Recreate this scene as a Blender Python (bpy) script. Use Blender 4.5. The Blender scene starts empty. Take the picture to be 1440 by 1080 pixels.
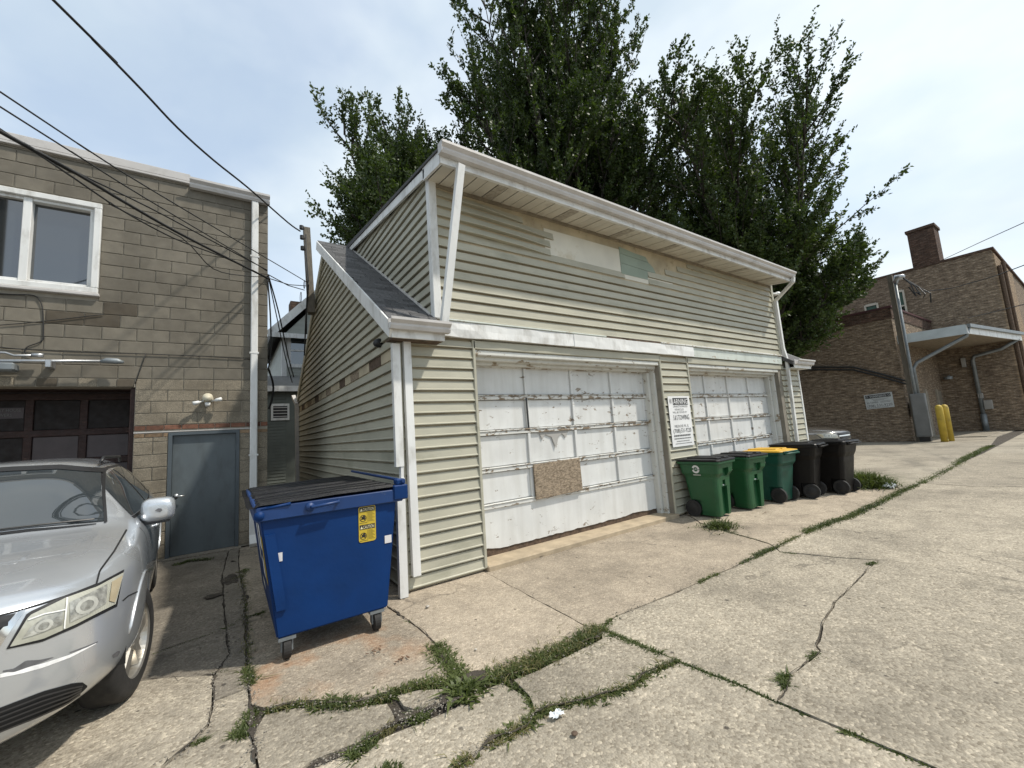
import bpy, bmesh, math, random
import numpy as np
from mathutils import Vector, Matrix
from mathutils.bvhtree import BVHTree
R_ = math.radians
random.seed(7); rng = np.random.default_rng(7)
S = bpy.context.scene
COL = S.collection

# ------------------------------------------------------------------ camera
FOC = 580.0                      # focal length in pixels of a 1440 px wide picture
def cam_rows(yaw, pit, roll):
    f = Vector((math.sin(yaw)*math.cos(pit), math.cos(yaw)*math.cos(pit), math.sin(pit)))
    r = Vector((math.cos(yaw), -math.sin(yaw), 0)); u = r.cross(f)
    r2 = r*math.cos(roll) + u*math.sin(roll); u2 = u*math.cos(roll) - r*math.sin(roll)
    return r2, u2, f
CR, CU, CF = cam_rows(R_(34.59), R_(6.70), R_(-3.84))
CAM = Vector((0, 0, 1.6))
cd = bpy.data.cameras.new('camera'); cam = bpy.data.objects.new('camera', cd); COL.objects.link(cam)
cd.sensor_width = 36; cd.sensor_fit = 'HORIZONTAL'; cd.lens = FOC/1440*36
cd.clip_start = .05; cd.clip_end = 3000
m3 = Matrix((CR, CU, -CF)).transposed()
cam.matrix_world = Matrix.Translation(CAM) @ m3.to_4x4()
S.camera = cam

# ------------------------------------------------------------------ world, sun, exposure
SUN = Vector((1.2, -1.0, 2.3)).normalized()      # towards the sun
W = bpy.data.worlds.new('World'); S.world = W; W.use_nodes = True
nt = W.node_tree; nt.nodes.clear()
wo = nt.nodes.new('ShaderNodeOutputWorld'); bg = nt.nodes.new('ShaderNodeBackground')
sky = nt.nodes.new('ShaderNodeTexSky'); sky.sky_type = 'NISHITA'; sky.sun_disc = False
sky.sun_elevation = math.asin(SUN.z); sky.sun_rotation = math.atan2(SUN.x, SUN.y)
sky.air_density = 1.0; sky.dust_density = 1.2; sky.ozone_density = 2.2; sky.altitude = 200
tc = nt.nodes.new('ShaderNodeTexCoord')
mp = nt.nodes.new('ShaderNodeMapping'); mp.inputs['Scale'].default_value = (1, 1, 2.0); mp.inputs['Location'].default_value = (5, 2, 1)
n1 = nt.nodes.new('ShaderNodeTexNoise'); n1.inputs['Scale'].default_value = 1.7; n1.inputs['Detail'].default_value = 6; n1.inputs['Roughness'].default_value = .52
n1.inputs['Distortion'].default_value = .25
cr = nt.nodes.new('ShaderNodeValToRGB'); cr.color_ramp.elements[0].position = .38; cr.color_ramp.elements[1].position = .66
cr.color_ramp.elements[0].color = (.62, .62, .62, 1); cr.color_ramp.elements[1].color = (1, 1, 1, 1)
n2 = nt.nodes.new('ShaderNodeTexNoise'); n2.inputs['Scale'].default_value = 1.5; n2.inputs['Detail'].default_value = 5
cr2 = nt.nodes.new('ShaderNodeValToRGB'); cr2.color_ramp.elements[0].color = (2.95, 3.45, 3.85, 1); cr2.color_ramp.elements[1].color = (4.4, 4.7, 4.75, 1)
cr2.color_ramp.elements[0].position = .38; cr2.color_ramp.elements[1].position = .60
mx = nt.nodes.new('ShaderNodeMix'); mx.data_type = 'RGBA'
L = nt.links.new
L(tc.outputs['Generated'], mp.inputs['Vector']); L(mp.outputs[0], n1.inputs['Vector']); L(mp.outputs[0], n2.inputs['Vector'])
L(n1.outputs['Fac'], cr.inputs['Fac']); L(n2.outputs['Fac'], cr2.inputs['Fac'])
L(cr.outputs['Color'], mx.inputs[0]); L(sky.outputs[0], mx.inputs[6]); L(cr2.outputs['Color'], mx.inputs[7])
L(mx.outputs[2], bg.inputs['Color']); bg.inputs['Strength'].default_value = .148; L(bg.outputs[0], wo.inputs[0])
sd = bpy.data.lights.new('sun', 'SUN'); sd.energy = 2.65; sd.angle = R_(1.8); sd.color = (1, .94, .84)
so = bpy.data.objects.new('sun', sd); COL.objects.link(so); so.location = (10, -8, 20)
so.rotation_euler = SUN.to_track_quat('Z', 'Y').to_euler()
S.view_settings.view_transform = 'Standard'; S.view_settings.look = 'None'
S.view_settings.exposure = 0.70; S.view_settings.gamma = 1

# ------------------------------------------------------------------ pixel helpers (1440x1080 photograph)
def ray(u, v): return CR*((u-720)/FOC) - CU*((v-540)/FOC) + CF
def gp(u, v, z=0.0):
    d = ray(u, v); return CAM + d*((z-CAM.z)/d.z)
def py(u, v, Y):
    d = ray(u, v); return CAM + d*((Y-CAM.y)/d.y)
def px(u, v, X):
    d = ray(u, v); return CAM + d*((X-CAM.x)/d.x)

# ------------------------------------------------------------------ mesh helpers
OFF = {}
def link(name, me, mat=None, parent=None, kind=None):
    o = bpy.data.objects.new(name, me); COL.objects.link(o)
    if mat is not None and me is not None:
        me.materials.clear()
        for m_ in (mat if isinstance(mat, (list, tuple)) else [mat]): me.materials.append(m_)
    if parent is not None:
        o.parent = parent
        if parent.name in OFF: o.location = -OFF[parent.name]      # part modelled in world space
    if kind: o['kind'] = kind
    return o
def tag(o, label, cat, group=None, kind=None):
    if label: o['label'] = label
    if cat: o['category'] = cat
    if group: o['group'] = group
    if kind: o['kind'] = kind
    return o
def thing(name, label, cat, loc=(0, 0, 0), rotz=0, group=None, world=False):
    o = bpy.data.objects.new(name, None); COL.objects.link(o); o.empty_display_size = .2
    o.location = loc; o.rotation_euler = (0, 0, rotz); tag(o, label, cat, group)
    if world: OFF[o.name] = Vector(loc)
    return o
def part(name, bm, mat, parent=None, smooth=False, kind=None):
    me = bpy.data.meshes.new(name); bm.normal_update(); bm.to_mesh(me); bm.free()
    if smooth:
        for p in me.polygons: p.use_smooth = True
    return link(name, me, mat, parent, kind)
def share(name, me, parent, loc=(0, 0, 0), rot=None, scale=None):
    o = bpy.data.objects.new(name, me); COL.objects.link(o); o.parent = parent
    off = OFF.get(parent.name) if parent else None
    o.location = Vector(loc) - (off if off else Vector((0, 0, 0)))
    if rot: o.rotation_euler = rot
    if scale: o.scale = scale
    return o
def copy_tree(o, parent=None):
    c = o.copy(); COL.objects.link(c); c.parent = parent
    for ch in list(o.children): copy_tree(ch, c)
    return c
def box(bm, x0, x1, y0, y1, z0, z1, bev=0, M=None):
    c = [Vector((x, y, z)) for z in (z0, z1) for y in (y0, y1) for x in (x0, x1)]
    if M is not None: c = [M @ p for p in c]
    v = [bm.verts.new(p) for p in c]
    fs = [bm.faces.new([v[i] for i in q]) for q in ((0, 2, 3, 1), (4, 5, 7, 6), (0, 1, 5, 4), (2, 6, 7, 3), (0, 4, 6, 2), (1, 3, 7, 5))]
    if bev:
        es = list({e for f in fs for e in f.edges})
        bmesh.ops.bevel(bm, geom=es, offset=bev, segments=1, affect='EDGES', clamp_overlap=True)
    return v
def bx(*a, M=None):
    bm = bmesh.new(); box(bm, *a, M=M); return bm
def tube(bm, pts, r, n=8, cap=True):
    pts = [Vector(p) for p in pts]; rings = []
    rr = r if isinstance(r, (list, tuple)) else [r]*len(pts)
    up = None
    for i, p in enumerate(pts):
        t = (pts[min(i+1, len(pts)-1)] - pts[max(i-1, 0)]).normalized()
        if up is None: up = Vector((0, 0, 1)) if abs(t.z) < .9 else Vector((1, 0, 0))
        a = t.cross(up).normalized(); b = a.cross(t).normalized(); up = b
        rings.append([bm.verts.new(p + (a*math.cos(2*math.pi*k/n) + b*math.sin(2*math.pi*k/n))*rr[i]) for k in range(n)])
    for A, B in zip(rings, rings[1:]):
        for k in range(n): bm.faces.new((A[k], A[(k+1) % n], B[(k+1) % n], B[k]))
    if cap:
        bm.faces.new(rings[0][::-1]); bm.faces.new(rings[-1])
def smooth_path(P, k=4):
    P = [Vector(p) for p in P]; out = []
    for i in range(len(P)-1):
        a, b, c, d = P[max(i-1, 0)], P[i], P[i+1], P[min(i+2, len(P)-1)]
        for j in range(k):
            t = j/k; out.append(.5*((2*b) + (c-a)*t + (2*a-5*b+4*c-d)*t*t + (3*b-a-3*c+d)*t**3))
    out.append(P[-1]); return out
def prism(bm, prof, a0, a1, axis='x', closed=True):
    """extrude a 2D profile along an axis; profile is (y,z) for x, (x,z) for y, (x,y) for z"""
    f = {'x': lambda p, a: (a, p[0], p[1]), 'y': lambda p, a: (p[0], a, p[1]), 'z': lambda p, a: (p[0], p[1], a)}[axis]
    A = [bm.verts.new(f(p, a0)) for p in prof]; B = [bm.verts.new(f(p, a1)) for p in prof]
    n = len(prof)
    for i in range(n if closed else n-1): bm.faces.new((A[i], A[(i+1) % n], B[(i+1) % n], B[i]))
    if closed: bm.faces.new(A[::-1]); bm.faces.new(B)
    bmesh.ops.recalc_face_normals(bm, faces=bm.faces[:])
def disc(bm, c, ax, r, h, n=20, r2=None):
    ax = Vector(ax).normalized(); c = Vector(c)
    tube(bm, [c, c+ax*h], [r, r2 if r2 is not None else r], n)
def quad(bm, *p): return bm.faces.new([bm.verts.new(q) for q in p])
def np_mesh(name, V, F, mat, parent=None, kind=None):
    me = bpy.data.meshes.new(name); nf, k = F.shape
    me.vertices.add(len(V)); me.vertices.foreach_set('co', V.astype(np.float32).ravel())
    me.loops.add(nf*k); me.loops.foreach_set('vertex_index', F.astype(np.int32).ravel())
    me.polygons.add(nf); me.polygons.foreach_set('loop_start', np.arange(nf, dtype=np.int32)*k)
    me.polygons.foreach_set('loop_total', np.full(nf, k, dtype=np.int32))
    me.update(calc_edges=True)
    return link(name, me, mat, parent, kind)
def text_part(name, lines, mat, parent, origin, right, up, label=None):
    """lines: (string, x_left, z_base, width or None, height) on the plane origin/right/up (metres)"""
    right = Vector(right).normalized(); up = Vector(up).normalized(); nrm = right.cross(up)
    out = bmesh.new()
    for s, xl, zb, wd, ht in lines:
        cu = bpy.data.curves.new('t', 'FONT'); cu.body = s; cu.size = 1; cu.resolution_u = 2
        to = bpy.data.objects.new('t', cu); COL.objects.link(to)
        bpy.context.view_layer.update()
        me = bpy.data.meshes.new_from_object(to.evaluated_get(bpy.context.evaluated_depsgraph_get()))
        bpy.data.objects.remove(to); bpy.data.curves.remove(cu)
        co = [v.co.copy() for v in me.vertices]
        if not co: continue
        x0 = min(c.x for c in co); x1 = max(c.x for c in co); y0 = min(c.y for c in co); y1 = max(c.y for c in co)
        sy = ht/max(.3, (.69 if y1 < .75 else y1)); sx = wd/(x1-x0) if wd else sy
        vs = [out.verts.new(Vector(origin) + right*(xl+(c.x-x0)*sx) + up*(zb+c.y*sy)) for c in co]
        for p in me.polygons:
            try: out.faces.new([vs[i] for i in p.vertices])
            except ValueError: pass
        bpy.data.meshes.remove(me)
    return part(name, out, mat, parent)

# ------------------------------------------------------------------ materials
def nodes_of(m): return m.node_tree.nodes, m.node_tree.links.new
def new_mat(name):
    m = bpy.data.materials.new(name); m.use_nodes = True
    return m, m.node_tree.nodes['Principled BSDF']
def mathn(N, L, op, a, b=None, clamp=False):
    n = N.new('ShaderNodeMath'); n.operation = op; n.use_clamp = clamp
    for i, v in enumerate((a, b)):
        if v is None: continue
        if isinstance(v, (int, float)): n.inputs[i].default_value = v
        else: L(v, n.inputs[i])
    return n.outputs[0]
def noise(N, L, vec, scale, detail=4, rough=.55, dist=0):
    n = N.new('ShaderNodeTexNoise'); n.inputs['Scale'].default_value = scale; n.inputs['Detail'].default_value = detail
    n.inputs['Roughness'].default_value = rough; n.inputs['Distortion'].default_value = dist
    L(vec, n.inputs['Vector']); return n.outputs['Fac']
def ramp(N, L, fac, *stops):
    n = N.new('ShaderNodeValToRGB'); e = n.color_ramp.elements
    while len(e) < len(stops): e.new(.5)
    for k, (p, c) in enumerate(stops):
        e[k].position = p; e[k].color = (*c, 1) if len(c) == 3 else c
    L(fac, n.inputs['Fac']); return n.outputs['Color']
def mixc(N, L, fac, a, b, mode='MIX'):
    n = N.new('ShaderNodeMix'); n.data_type = 'RGBA'; n.blend_type = mode
    for i, v in ((0, fac), (6, a), (7, b)):
        if isinstance(v, (int, float)): n.inputs[i].default_value = v
        elif isinstance(v, tuple): n.inputs[i].default_value = (*v, 1) if len(v) == 3 else v
        else: L(v, n.inputs[i])
    return n.outputs[2]
def bump(N, L, b, h, strength=.3, dist=.01):
    n = N.new('ShaderNodeBump'); n.inputs['Strength'].default_value = strength; n.inputs['Distance'].default_value = dist
    L(h, n.inputs['Height']); L(n.outputs[0], b.inputs['Normal'])
def pos(N, scale=None, L=None):
    g = N.new('ShaderNodeNewGeometry')
    if scale is None: return g.outputs['Position']
    m = N.new('ShaderNodeMapping'); m.inputs['Scale'].default_value = scale; L(g.outputs['Position'], m.inputs['Vector']); return m.outputs[0]
def objco(N, scale=None, L=None):
    g = N.new('ShaderNodeTexCoord')
    if scale is None: return g.outputs['Object']
    m = N.new('ShaderNodeMapping'); m.inputs['Scale'].default_value = scale; L(g.outputs['Object'], m.inputs['Vector']); return m.outputs[0]
MATS = {}
def M(name, col, rough=.6, var=.18, scale=3.0, bmp=.15, bscale=60, metal=0, dirt=None, dscale=1.5, dth=(.52, .7), rnd=0, coat=0, stretch=None, co='pos', bdist=.004):
    if name in MATS: return MATS[name]
    m, b = new_mat(name); N, L = nodes_of(m)
    v = (pos(N, stretch, L) if co == 'pos' else objco(N, stretch, L))
    f = noise(N, L, v, scale, 5)
    lo = tuple(c*(1-var) for c in col); hi = tuple(min(1, c*(1+var)) for c in col)
    c = ramp(N, L, f, (.3, lo), (.7, hi))
    if rnd:
        oi = N.new('ShaderNodeObjectInfo')
        k = mathn(N, L, 'ADD', mathn(N, L, 'MULTIPLY', oi.outputs['Random'], 2*rnd), 1-rnd)
        cc = N.new('ShaderNodeCombineXYZ'); [L(k, cc.inputs[i]) for i in range(3)]
        c = mixc(N, L, 1.0, c, cc.outputs[0], 'MULTIPLY')
    if dirt:
        d = ramp(N, L, noise(N, L, v, dscale, 6, .65), (dth[0], (0, 0, 0)), (dth[1], (1, 1, 1)))
        c = mixc(N, L, d, c, dirt)
    L(c, b.inputs['Base Color'])
    r = ramp(N, L, noise(N, L, v, scale*2.3, 4), (.3, (rough*.85,)*3), (.7, (min(1, rough*1.12),)*3)); L(r, b.inputs['Roughness'])
    b.inputs['Metallic'].default_value = metal
    if coat: b.inputs['Coat Weight'].default_value = coat; b.inputs['Coat Roughness'].default_value = .06
    if bmp: bump(N, L, b, noise(N, L, v, bscale, 5, .6), bmp, bdist)
    MATS[name] = m; return m

def concrete(name, col, agg=1.0, rust=False):
    m, b = new_mat(name); N, L = nodes_of(m); v = pos(N)
    big = noise(N, L, v, .7, 5, .6); mid = noise(N, L, v, 4.5, 6, .65)
    c = ramp(N, L, big, (.3, tuple(x*.66 for x in col)), (.5, col), (.72, tuple(x*1.14 for x in col)))
    c = mixc(N, L, .5, c, ramp(N, L, mid, (.3, (.62, .62, .61)), (.7, (1.2, 1.2, 1.18))), 'MULTIPLY')
    vo = N.new('ShaderNodeTexVoronoi'); vo.inputs['Scale'].default_value = 64; L(v, vo.inputs['Vector'])
    sep = N.new('ShaderNodeSeparateColor'); L(vo.outputs['Color'], sep.inputs[0])
    st = ramp(N, L, sep.outputs[0], (0, (.5, .47, .43)), (.3, (.8, .79, .77)), (.72, (1.0, 1.0, 1.0)), (.93, (1.3, 1.28, 1.24)), (1, (1.7, 1.68, 1.65)))
    c = mixc(N, L, .7*agg, c, st, 'MULTIPLY')
    oi = N.new('ShaderNodeObjectInfo'); kk = mathn(N, L, 'ADD', mathn(N, L, 'MULTIPLY', oi.outputs['Random'], .24), .86); cc_ = N.new('ShaderNodeCombineXYZ'); [L(kk, cc_.inputs[i_]) for i_ in range(3)]
    c = mixc(N, L, 1.0, c, cc_.outputs[0], 'MULTIPLY')
    fine = noise(N, L, v, 170, 3, .7)
    c = mixc(N, L, .55, c, ramp(N, L, fine, (.3, (.6, .6, .6)), (.68, (1.25, 1.25, 1.25))), 'MULTIPLY')
    # stains and dark pits
    stn = ramp(N, L, noise(N, L, v, 1.9, 7, .7, .6), (.56, (0, 0, 0)), (.74, (1, 1, 1)))
    c = mixc(N, L, mathn(N, L, 'MULTIPLY', stn, .6), c, tuple(x*.42 for x in col))
    oil = ramp(N, L, noise(N, L, v, .42, 5, .6, .4), (.54, (0, 0, 0)), (.70, (1, 1, 1)))
    c = mixc(N, L, mathn(N, L, 'MULTIPLY', oil, .42), c, tuple(x*.5 for x in col))
    pit = N.new('ShaderNodeTexVoronoi'); pit.voronoi_dimensions = '2D'; pit.inputs['Scale'].default_value = 2.7; L(v, pit.inputs['Vector']); pit.inputs['Randomness'].default_value = 1
    ps = N.new('ShaderNodeSeparateColor'); L(pit.outputs['Color'], ps.inputs[0])
    pd = mathn(N, L, 'ADD', pit.outputs['Distance'], mathn(N, L, 'MULTIPLY', noise(N, L, v, 22, 4), .11))
    pd = mathn(N, L, 'ADD', pd, mathn(N, L, 'MULTIPLY', mathn(N, L, 'SUBTRACT', 1.0, ps.outputs[0]), .11))
    pm = ramp(N, L, pd, (.088, (1, 1, 1)), (.112, (0, 0, 0)))
    c = mixc(N, L, mathn(N, L, 'MULTIPLY', pm, .75), c, (.035, .03, .027))
    # hairline cracks
    wv_ = N.new('ShaderNodeVectorMath'); wv_.operation = 'ADD'; nz = N.new('ShaderNodeTexNoise'); nz.inputs['Scale'].default_value = 2.4; nz.inputs['Detail'].default_value = 6; L(v, nz.inputs['Vector'])
    ms = N.new('ShaderNodeVectorMath'); ms.operation = 'SCALE'; ms.inputs['Scale'].default_value = .55; L(nz.outputs['Color'], ms.inputs[0]); L(v, wv_.inputs[0]); L(ms.outputs[0], wv_.inputs[1])
    vc = N.new('ShaderNodeTexVoronoi'); vc.feature = 'DISTANCE_TO_EDGE'; vc.inputs['Scale'].default_value = .62; L(wv_.outputs[0], vc.inputs['Vector'])
    ck_ = ramp(N, L, vc.outputs['Distance'], (.0022, (1, 1, 1)), (.0062, (0, 0, 0)))
    ck_ = mathn(N, L, 'MULTIPLY', ck_, ramp(N, L, noise(N, L, v, .8, 3), (.48, (0, 0, 0)), (.56, (1, 1, 1))))
    c = mixc(N, L, mathn(N, L, 'MULTIPLY', ck_, .55), c, (.06, .052, .042))
    if rust:
        rm = ramp(N, L, noise(N, L, v, 2.2, 5, .6), (.47, (0, 0, 0)), (.66, (1, 1, 1)))
        g = N.new('ShaderNodeSeparateXYZ'); L(v, g.inputs[0])
        # rust washed off the wheeled container standing on this slab
        dx = mathn(N, L, 'ABSOLUTE', mathn(N, L, 'SUBTRACT', g.outputs[0], .65)); dy = mathn(N, L, 'ABSOLUTE', mathn(N, L, 'SUBTRACT', g.outputs[1], 3.6))
        fall = mathn(N, L, 'SUBTRACT', 1.0, mathn(N, L, 'MAXIMUM', mathn(N, L, 'MULTIPLY', dx, 1.15), mathn(N, L, 'MULTIPLY', dy, 1.6)), True)
        c = mixc(N, L, mathn(N, L, 'MULTIPLY', mathn(N, L, 'MULTIPLY', rm, fall), 1.1, True), c, (.30, .15, .07))
    L(c, b.inputs['Base Color']); b.inputs['Roughness'].default_value = .9; b.inputs['Specular IOR Level'].default_value = .25
    h = mathn(N, L, 'ADD', mathn(N, L, 'MULTIPLY', vo.outputs['Distance'], -1.2), mathn(N, L, 'MULTIPLY', noise(N, L, v, 40, 5, .7), 1.3))
    h = mathn(N, L, 'SUBTRACT', h, mathn(N, L, 'MULTIPLY', pm, 1.5))
    bump(N, L, b, h, .55, .008); return m

def brickmat(name, c1, c2, mort, scale=1.0, rowh=.075, dark=(.05, .04, .035), dth=(.55, .75), dmix=.6):
    m, b = new_mat(name); N, L = nodes_of(m); v = pos(N)
    s = N.new('ShaderNodeSeparateXYZ'); L(v, s.inputs[0])
    cb = N.new('ShaderNodeCombineXYZ'); L(mathn(N, L, 'ADD', s.outputs[0], s.outputs[1]), cb.inputs[0]); L(s.outputs[2], cb.inputs[1])
    br = N.new('ShaderNodeTexBrick'); L(cb.outputs[0], br.inputs['Vector']); br.inputs['Scale'].default_value = 1
    br.inputs['Brick Width'].default_value = .215; br.inputs['Row Height'].default_value = rowh; br.inputs['Mortar Size'].default_value = .008
    br.inputs['Bias'].default_value = 0; br.inputs['Color1'].default_value = (*c1, 1); br.inputs['Color2'].default_value = (*c2, 1); br.inputs['Mortar'].default_value = (*mort, 1)
    c = br.outputs['Color']
    mp = N.new('ShaderNodeMapping'); mp.inputs['Scale'].default_value = (3.2, 12, 1); L(cb.outputs[0], mp.inputs['Vector'])
    wn = noise(N, L, mp.outputs[0], 1.0, 3, .8)
    c = mixc(N, L, .9, c, ramp(N, L, wn, (.32, (.35, .32, .3)), (.52, (.95, .93, .9)), (.68, (1.9, 1.9, 1.85))), 'MULTIPLY')
    d = ramp(N, L, noise(N, L, v, .55, 6, .65), (dth[0], (0, 0, 0)), (dth[1], (1, 1, 1)))
    c = mixc(N, L, mathn(N, L, 'MULTIPLY', d, dmix), c, dark)
    L(c, b.inputs['Base Color']); b.inputs['Roughness'].default_value = .92; b.inputs['Specular IOR Level'].default_value = .2
    bump(N, L, b, mathn(N, L, 'ADD', mathn(N, L, 'MULTIPLY', br.outputs['Fac'], -1), wn), .5, .01); return m

def peel(name, paint, under, amt=.62, scale=5, soft=.03, rough=.55, under2=None, zbias=None):
    """old paint with flaked patches"""
    m, b = new_mat(name); N, L = nodes_of(m); v = pos(N, (1, 1, 2.2), L)
    f = mathn(N, L, 'ADD', mathn(N, L, 'MULTIPLY', noise(N, L, v, scale, 7, .68, .4), .75), mathn(N, L, 'MULTIPLY', noise(N, L, pos(N), .9, 3), .25))
    k = ramp(N, L, f, (amt, (0, 0, 0)), (amt+soft, (1, 1, 1)))
    p = ramp(N, L, noise(N, L, pos(N), 1.7, 5, .6), (.3, tuple(c*.86 for c in paint)), (.65, paint))
    p = mixc(N, L, .35, p, ramp(N, L, noise(N, L, pos(N, (9, 9, .8), L), 1.0, 5, .6), (.35, (.72, .70, .66)), (.6, (1, 1, 1))), 'MULTIPLY')
    u = ramp(N, L, noise(N, L, pos(N), 30, 4), (.3, under), (.7, under2 or tuple(c*1.7 for c in under)))
    L(mixc(N, L, k, p, u), b.inputs['Base Color']); b.inputs['Roughness'].default_value = rough
    bump(N, L, b, mathn(N, L, 'MULTIPLY', k, -1.0), .6, .003); return m

def glass(name, col=(.02, .025, .03), rough=.03, spec=.5):
    m, b = new_mat(name); b.inputs['Base Color'].default_value = (*col, 1); b.inputs['Roughness'].default_value = rough
    b.inputs['Specular IOR Level'].default_value = spec; b.inputs['IOR'].default_value = 1.5; return m

def paint_metal(name, col, flake=.5, rough=.28):
    m, b = new_mat(name); N, L = nodes_of(m); v = objco(N)
    f = noise(N, L, v, 3, 3, .5); c = ramp(N, L, f, (.3, tuple(x*.94 for x in col)), (.7, tuple(x*1.05 for x in col)))
    dust = noise(N, L, v, 1.6, 2, .5)
    c = mixc(N, L, mathn(N, L, 'MULTIPLY', dust, .25), c, (.30, .28, .25))
    L(c, b.inputs['Base Color']); b.inputs['Metallic'].default_value = flake
    L(ramp(N, L, dust, (.3, (rough*.8,)*3), (.75, (rough*1.5,)*3)), b.inputs['Roughness'])
    b.inputs['Coat Weight'].default_value = 1.0; b.inputs['Coat Roughness'].default_value = .03; return m

SAGE = (.382, .366, .288)
m_side = M('sage_vinyl', SAGE, .55, .10, 1.6, .25, 9, dirt=(.20, .20, .14), dscale=1.1, dth=(.55, .85), rnd=.05, stretch=(1, 1, 3), bdist=.006)
m_sideg = M('sage_vinyl_shaded', (.27, .28, .225), .6, .12, 1.6, .25, 9, dirt=(.16, .18, .14), dscale=1.0, dth=(.5, .8), rnd=.06, stretch=(1, 1, 3), bdist=.006)  # greyer copy of the siding with shade put into its colour, unused
m_white = M('white_aluminium', (.68, .68, .66), .45, .08, 2, .2, 12, dirt=(.34, .32, .28), dscale=3.2, dth=(.5, .8), stretch=(1.6, 1.6, .6))
m_gut = M('dull_white_gutter', (.50, .48, .46), .45, .06, 2, .1, 20, dirt=(.34, .32, .29), dscale=3, dth=(.5, .85))
m_soffit = M('soffit_vinyl', (.55, .52, .45), .6, .1, 2, .1, 20, dirt=(.25, .22, .18), dscale=2.5, dth=(.6, .8))
m_peelw = peel('peeling_white_paint', (.66, .665, .65), (.15, .115, .08), .592, 6)
m_peelw2 = peel('peeling_white_paint_rail', (.66, .66, .63), (.16, .12, .08), .51, 7)
m_peelj = peel('peeling_jamb_paint', (.62, .62, .58), (.20, .16, .11), .56, 6)
m_mint = peel('faded_mint_paint', (.55, .59, .54), (.24, .20, .15), .57, 6)
m_foam = M('pale_sheathing', (.62, .60, .52), .8, .08, 2, .1, 30, dirt=(.48, .42, .30), dscale=2.4, dth=(.58, .75))
m_foamy = M('yellowed_sheathing', (.43, .37, .26), .85, .2, 3, .15, 30, dirt=(.24, .19, .12), dscale=4, dth=(.58, .72))
m_green = M('pale_green_panel', (.25, .305, .25), .7, .1, 2, .1, 30)
m_osb = M('weathered_chipboard', (.26, .205, .145), .85, .5, 30, .6, 70, dirt=(.11, .08, .05), dscale=16, dth=(.5, .66), stretch=(1, 1, 2.2), rnd=0)
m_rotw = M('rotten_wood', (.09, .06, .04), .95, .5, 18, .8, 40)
m_shing = M('asphalt_shingle', (.062, .061, .062), .9, .35, 30, .6, 220, rnd=.4)
m_conc = concrete('old_concrete', (.352, .313, .252))
m_conc2 = concrete('apron_concrete', (.385, .328, .258), .7)
m_conc3 = concrete('dumpster_slab_concrete', (.35, .30, .237), .9, rust=True)
m_conc4 = concrete('shaded_concrete', (.23, .205, .17), .8)  # darker concrete copy, shade put into the colour of the shadowed slabs
m_far = concrete('far_pavement', (.335, .30, .243), .5)
m_soil = M('dark_soil', (.055, .045, .034), .98, .4, 12, .9, 60, dirt=(.20, .18, .15), dscale=22, dth=(.62, .66), bdist=.02)
m_block = M('cinder_block', (.156, .139, .109), .95, .16, 5, .7, 90, rnd=.11, dirt=(.10, .088, .068), dscale=1.2, dth=(.5, .75))
m_blockd = M('stained_cinder_block', (.085, .07, .05), .95, .2, 6, .7, 90, rnd=.15)
m_agg = M('aggregate_block', (.215, .185, .138), .95, .5, 75, .8, 95, rnd=.08, dirt=(.13, .11, .08), dscale=2.5, dth=(.5, .7))
m_mort = M('mortar', (.30, .27, .22), .95, .15, 8, .5, 120)
m_brick = M('red_brick', (.15, .068, .042), .93, .3, 20, .6, 120, rnd=.35)
m_brickt = M('tan_brick', (.22, .15, .09), .93, .3, 20, .6, 120, rnd=.35)
m_dkwood = M('dark_brown_wood', (.028, .012, .009), .75, .35, 9, .4, 50, dirt=(.085, .045, .032), dscale=12, dth=(.62, .7), stretch=(1, 1, 2))
m_dkpan = M('dark_plum_panel', (.052, .037, .037), .5, .2, 4, .1, 30)
m_dkglass = M('dark_brown_panel', (.012, .008, .007), .8, .3, 5, .1)
m_grey = M('grey_door_paint', (.09, .108, .116), .42, .10, 3, .2, 10, dirt=(.062, .072, .075), dscale=5, dth=(.48, .72), stretch=(1, 1, .45))
m_greyf = M('grey_frame_paint', (.065, .08, .09), .45, .08, 3, .1, 25)
m_steel = M('galvanised_steel', (.42, .43, .44), .38, .15, 6, .1, 40, metal=.8)
m_dsteel = M('dull_pipe_grey', (.20, .22, .23), .5, .15, 5, .1, 40, metal=.4)
m_blk = M('black_plastic', (.012, .012, .013), .5, .2, 6, .15, 60)
m_rub = M('black_rubber', (.018, .017, .016), .8, .25, 10, .2, 80)
m_wire = M('black_cable', (.012, .012, .012), .6, .1, 6, 0)
m_wood = M('grey_weathered_wood', (.115, .10, .078), .9, .3, 6, .5, 40, stretch=(8, 8, .6))
m_ivory = M('ivory_plastic', (.55, .50, .38), .5, .1, 6, .1, 40)
m_whp = M('white_plastic', (.72, .72, .70), .4, .05, 6, 0)
m_pane = glass('window_pane', (.018, .022, .024), .03, .6); m_pane.node_tree.nodes['Principled BSDF'].inputs['IOR'].default_value = 2.1
m_screen = M('insect_screen', (.03, .034, .034), .5, .3, 2.5, 0)
# ------------------------------------------------------------------ ground
def beam(bm, p0, p1, side, w, h):
    p0 = Vector(p0); p1 = Vector(p1); t = (p1-p0).normalized(); a = Vector(side); a = (a - t*a.dot(t)).normalized(); b = t.cross(a)
    c = [p + a*(sw*w/2) + b*(sh*h/2) for p in (p0, p1) for sh in (-1, 1) for sw in (-1, 1)]
    v = [bm.verts.new(q) for q in c]
    for q in ((0, 2, 3, 1), (4, 5, 7, 6), (0, 1, 5, 4), (2, 6, 7, 3), (0, 4, 6, 2), (1, 3, 7, 5)): bm.faces.new([v[i] for i in q])
    bmesh.ops.recalc_face_normals(bm, faces=bm.faces[:])

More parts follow.
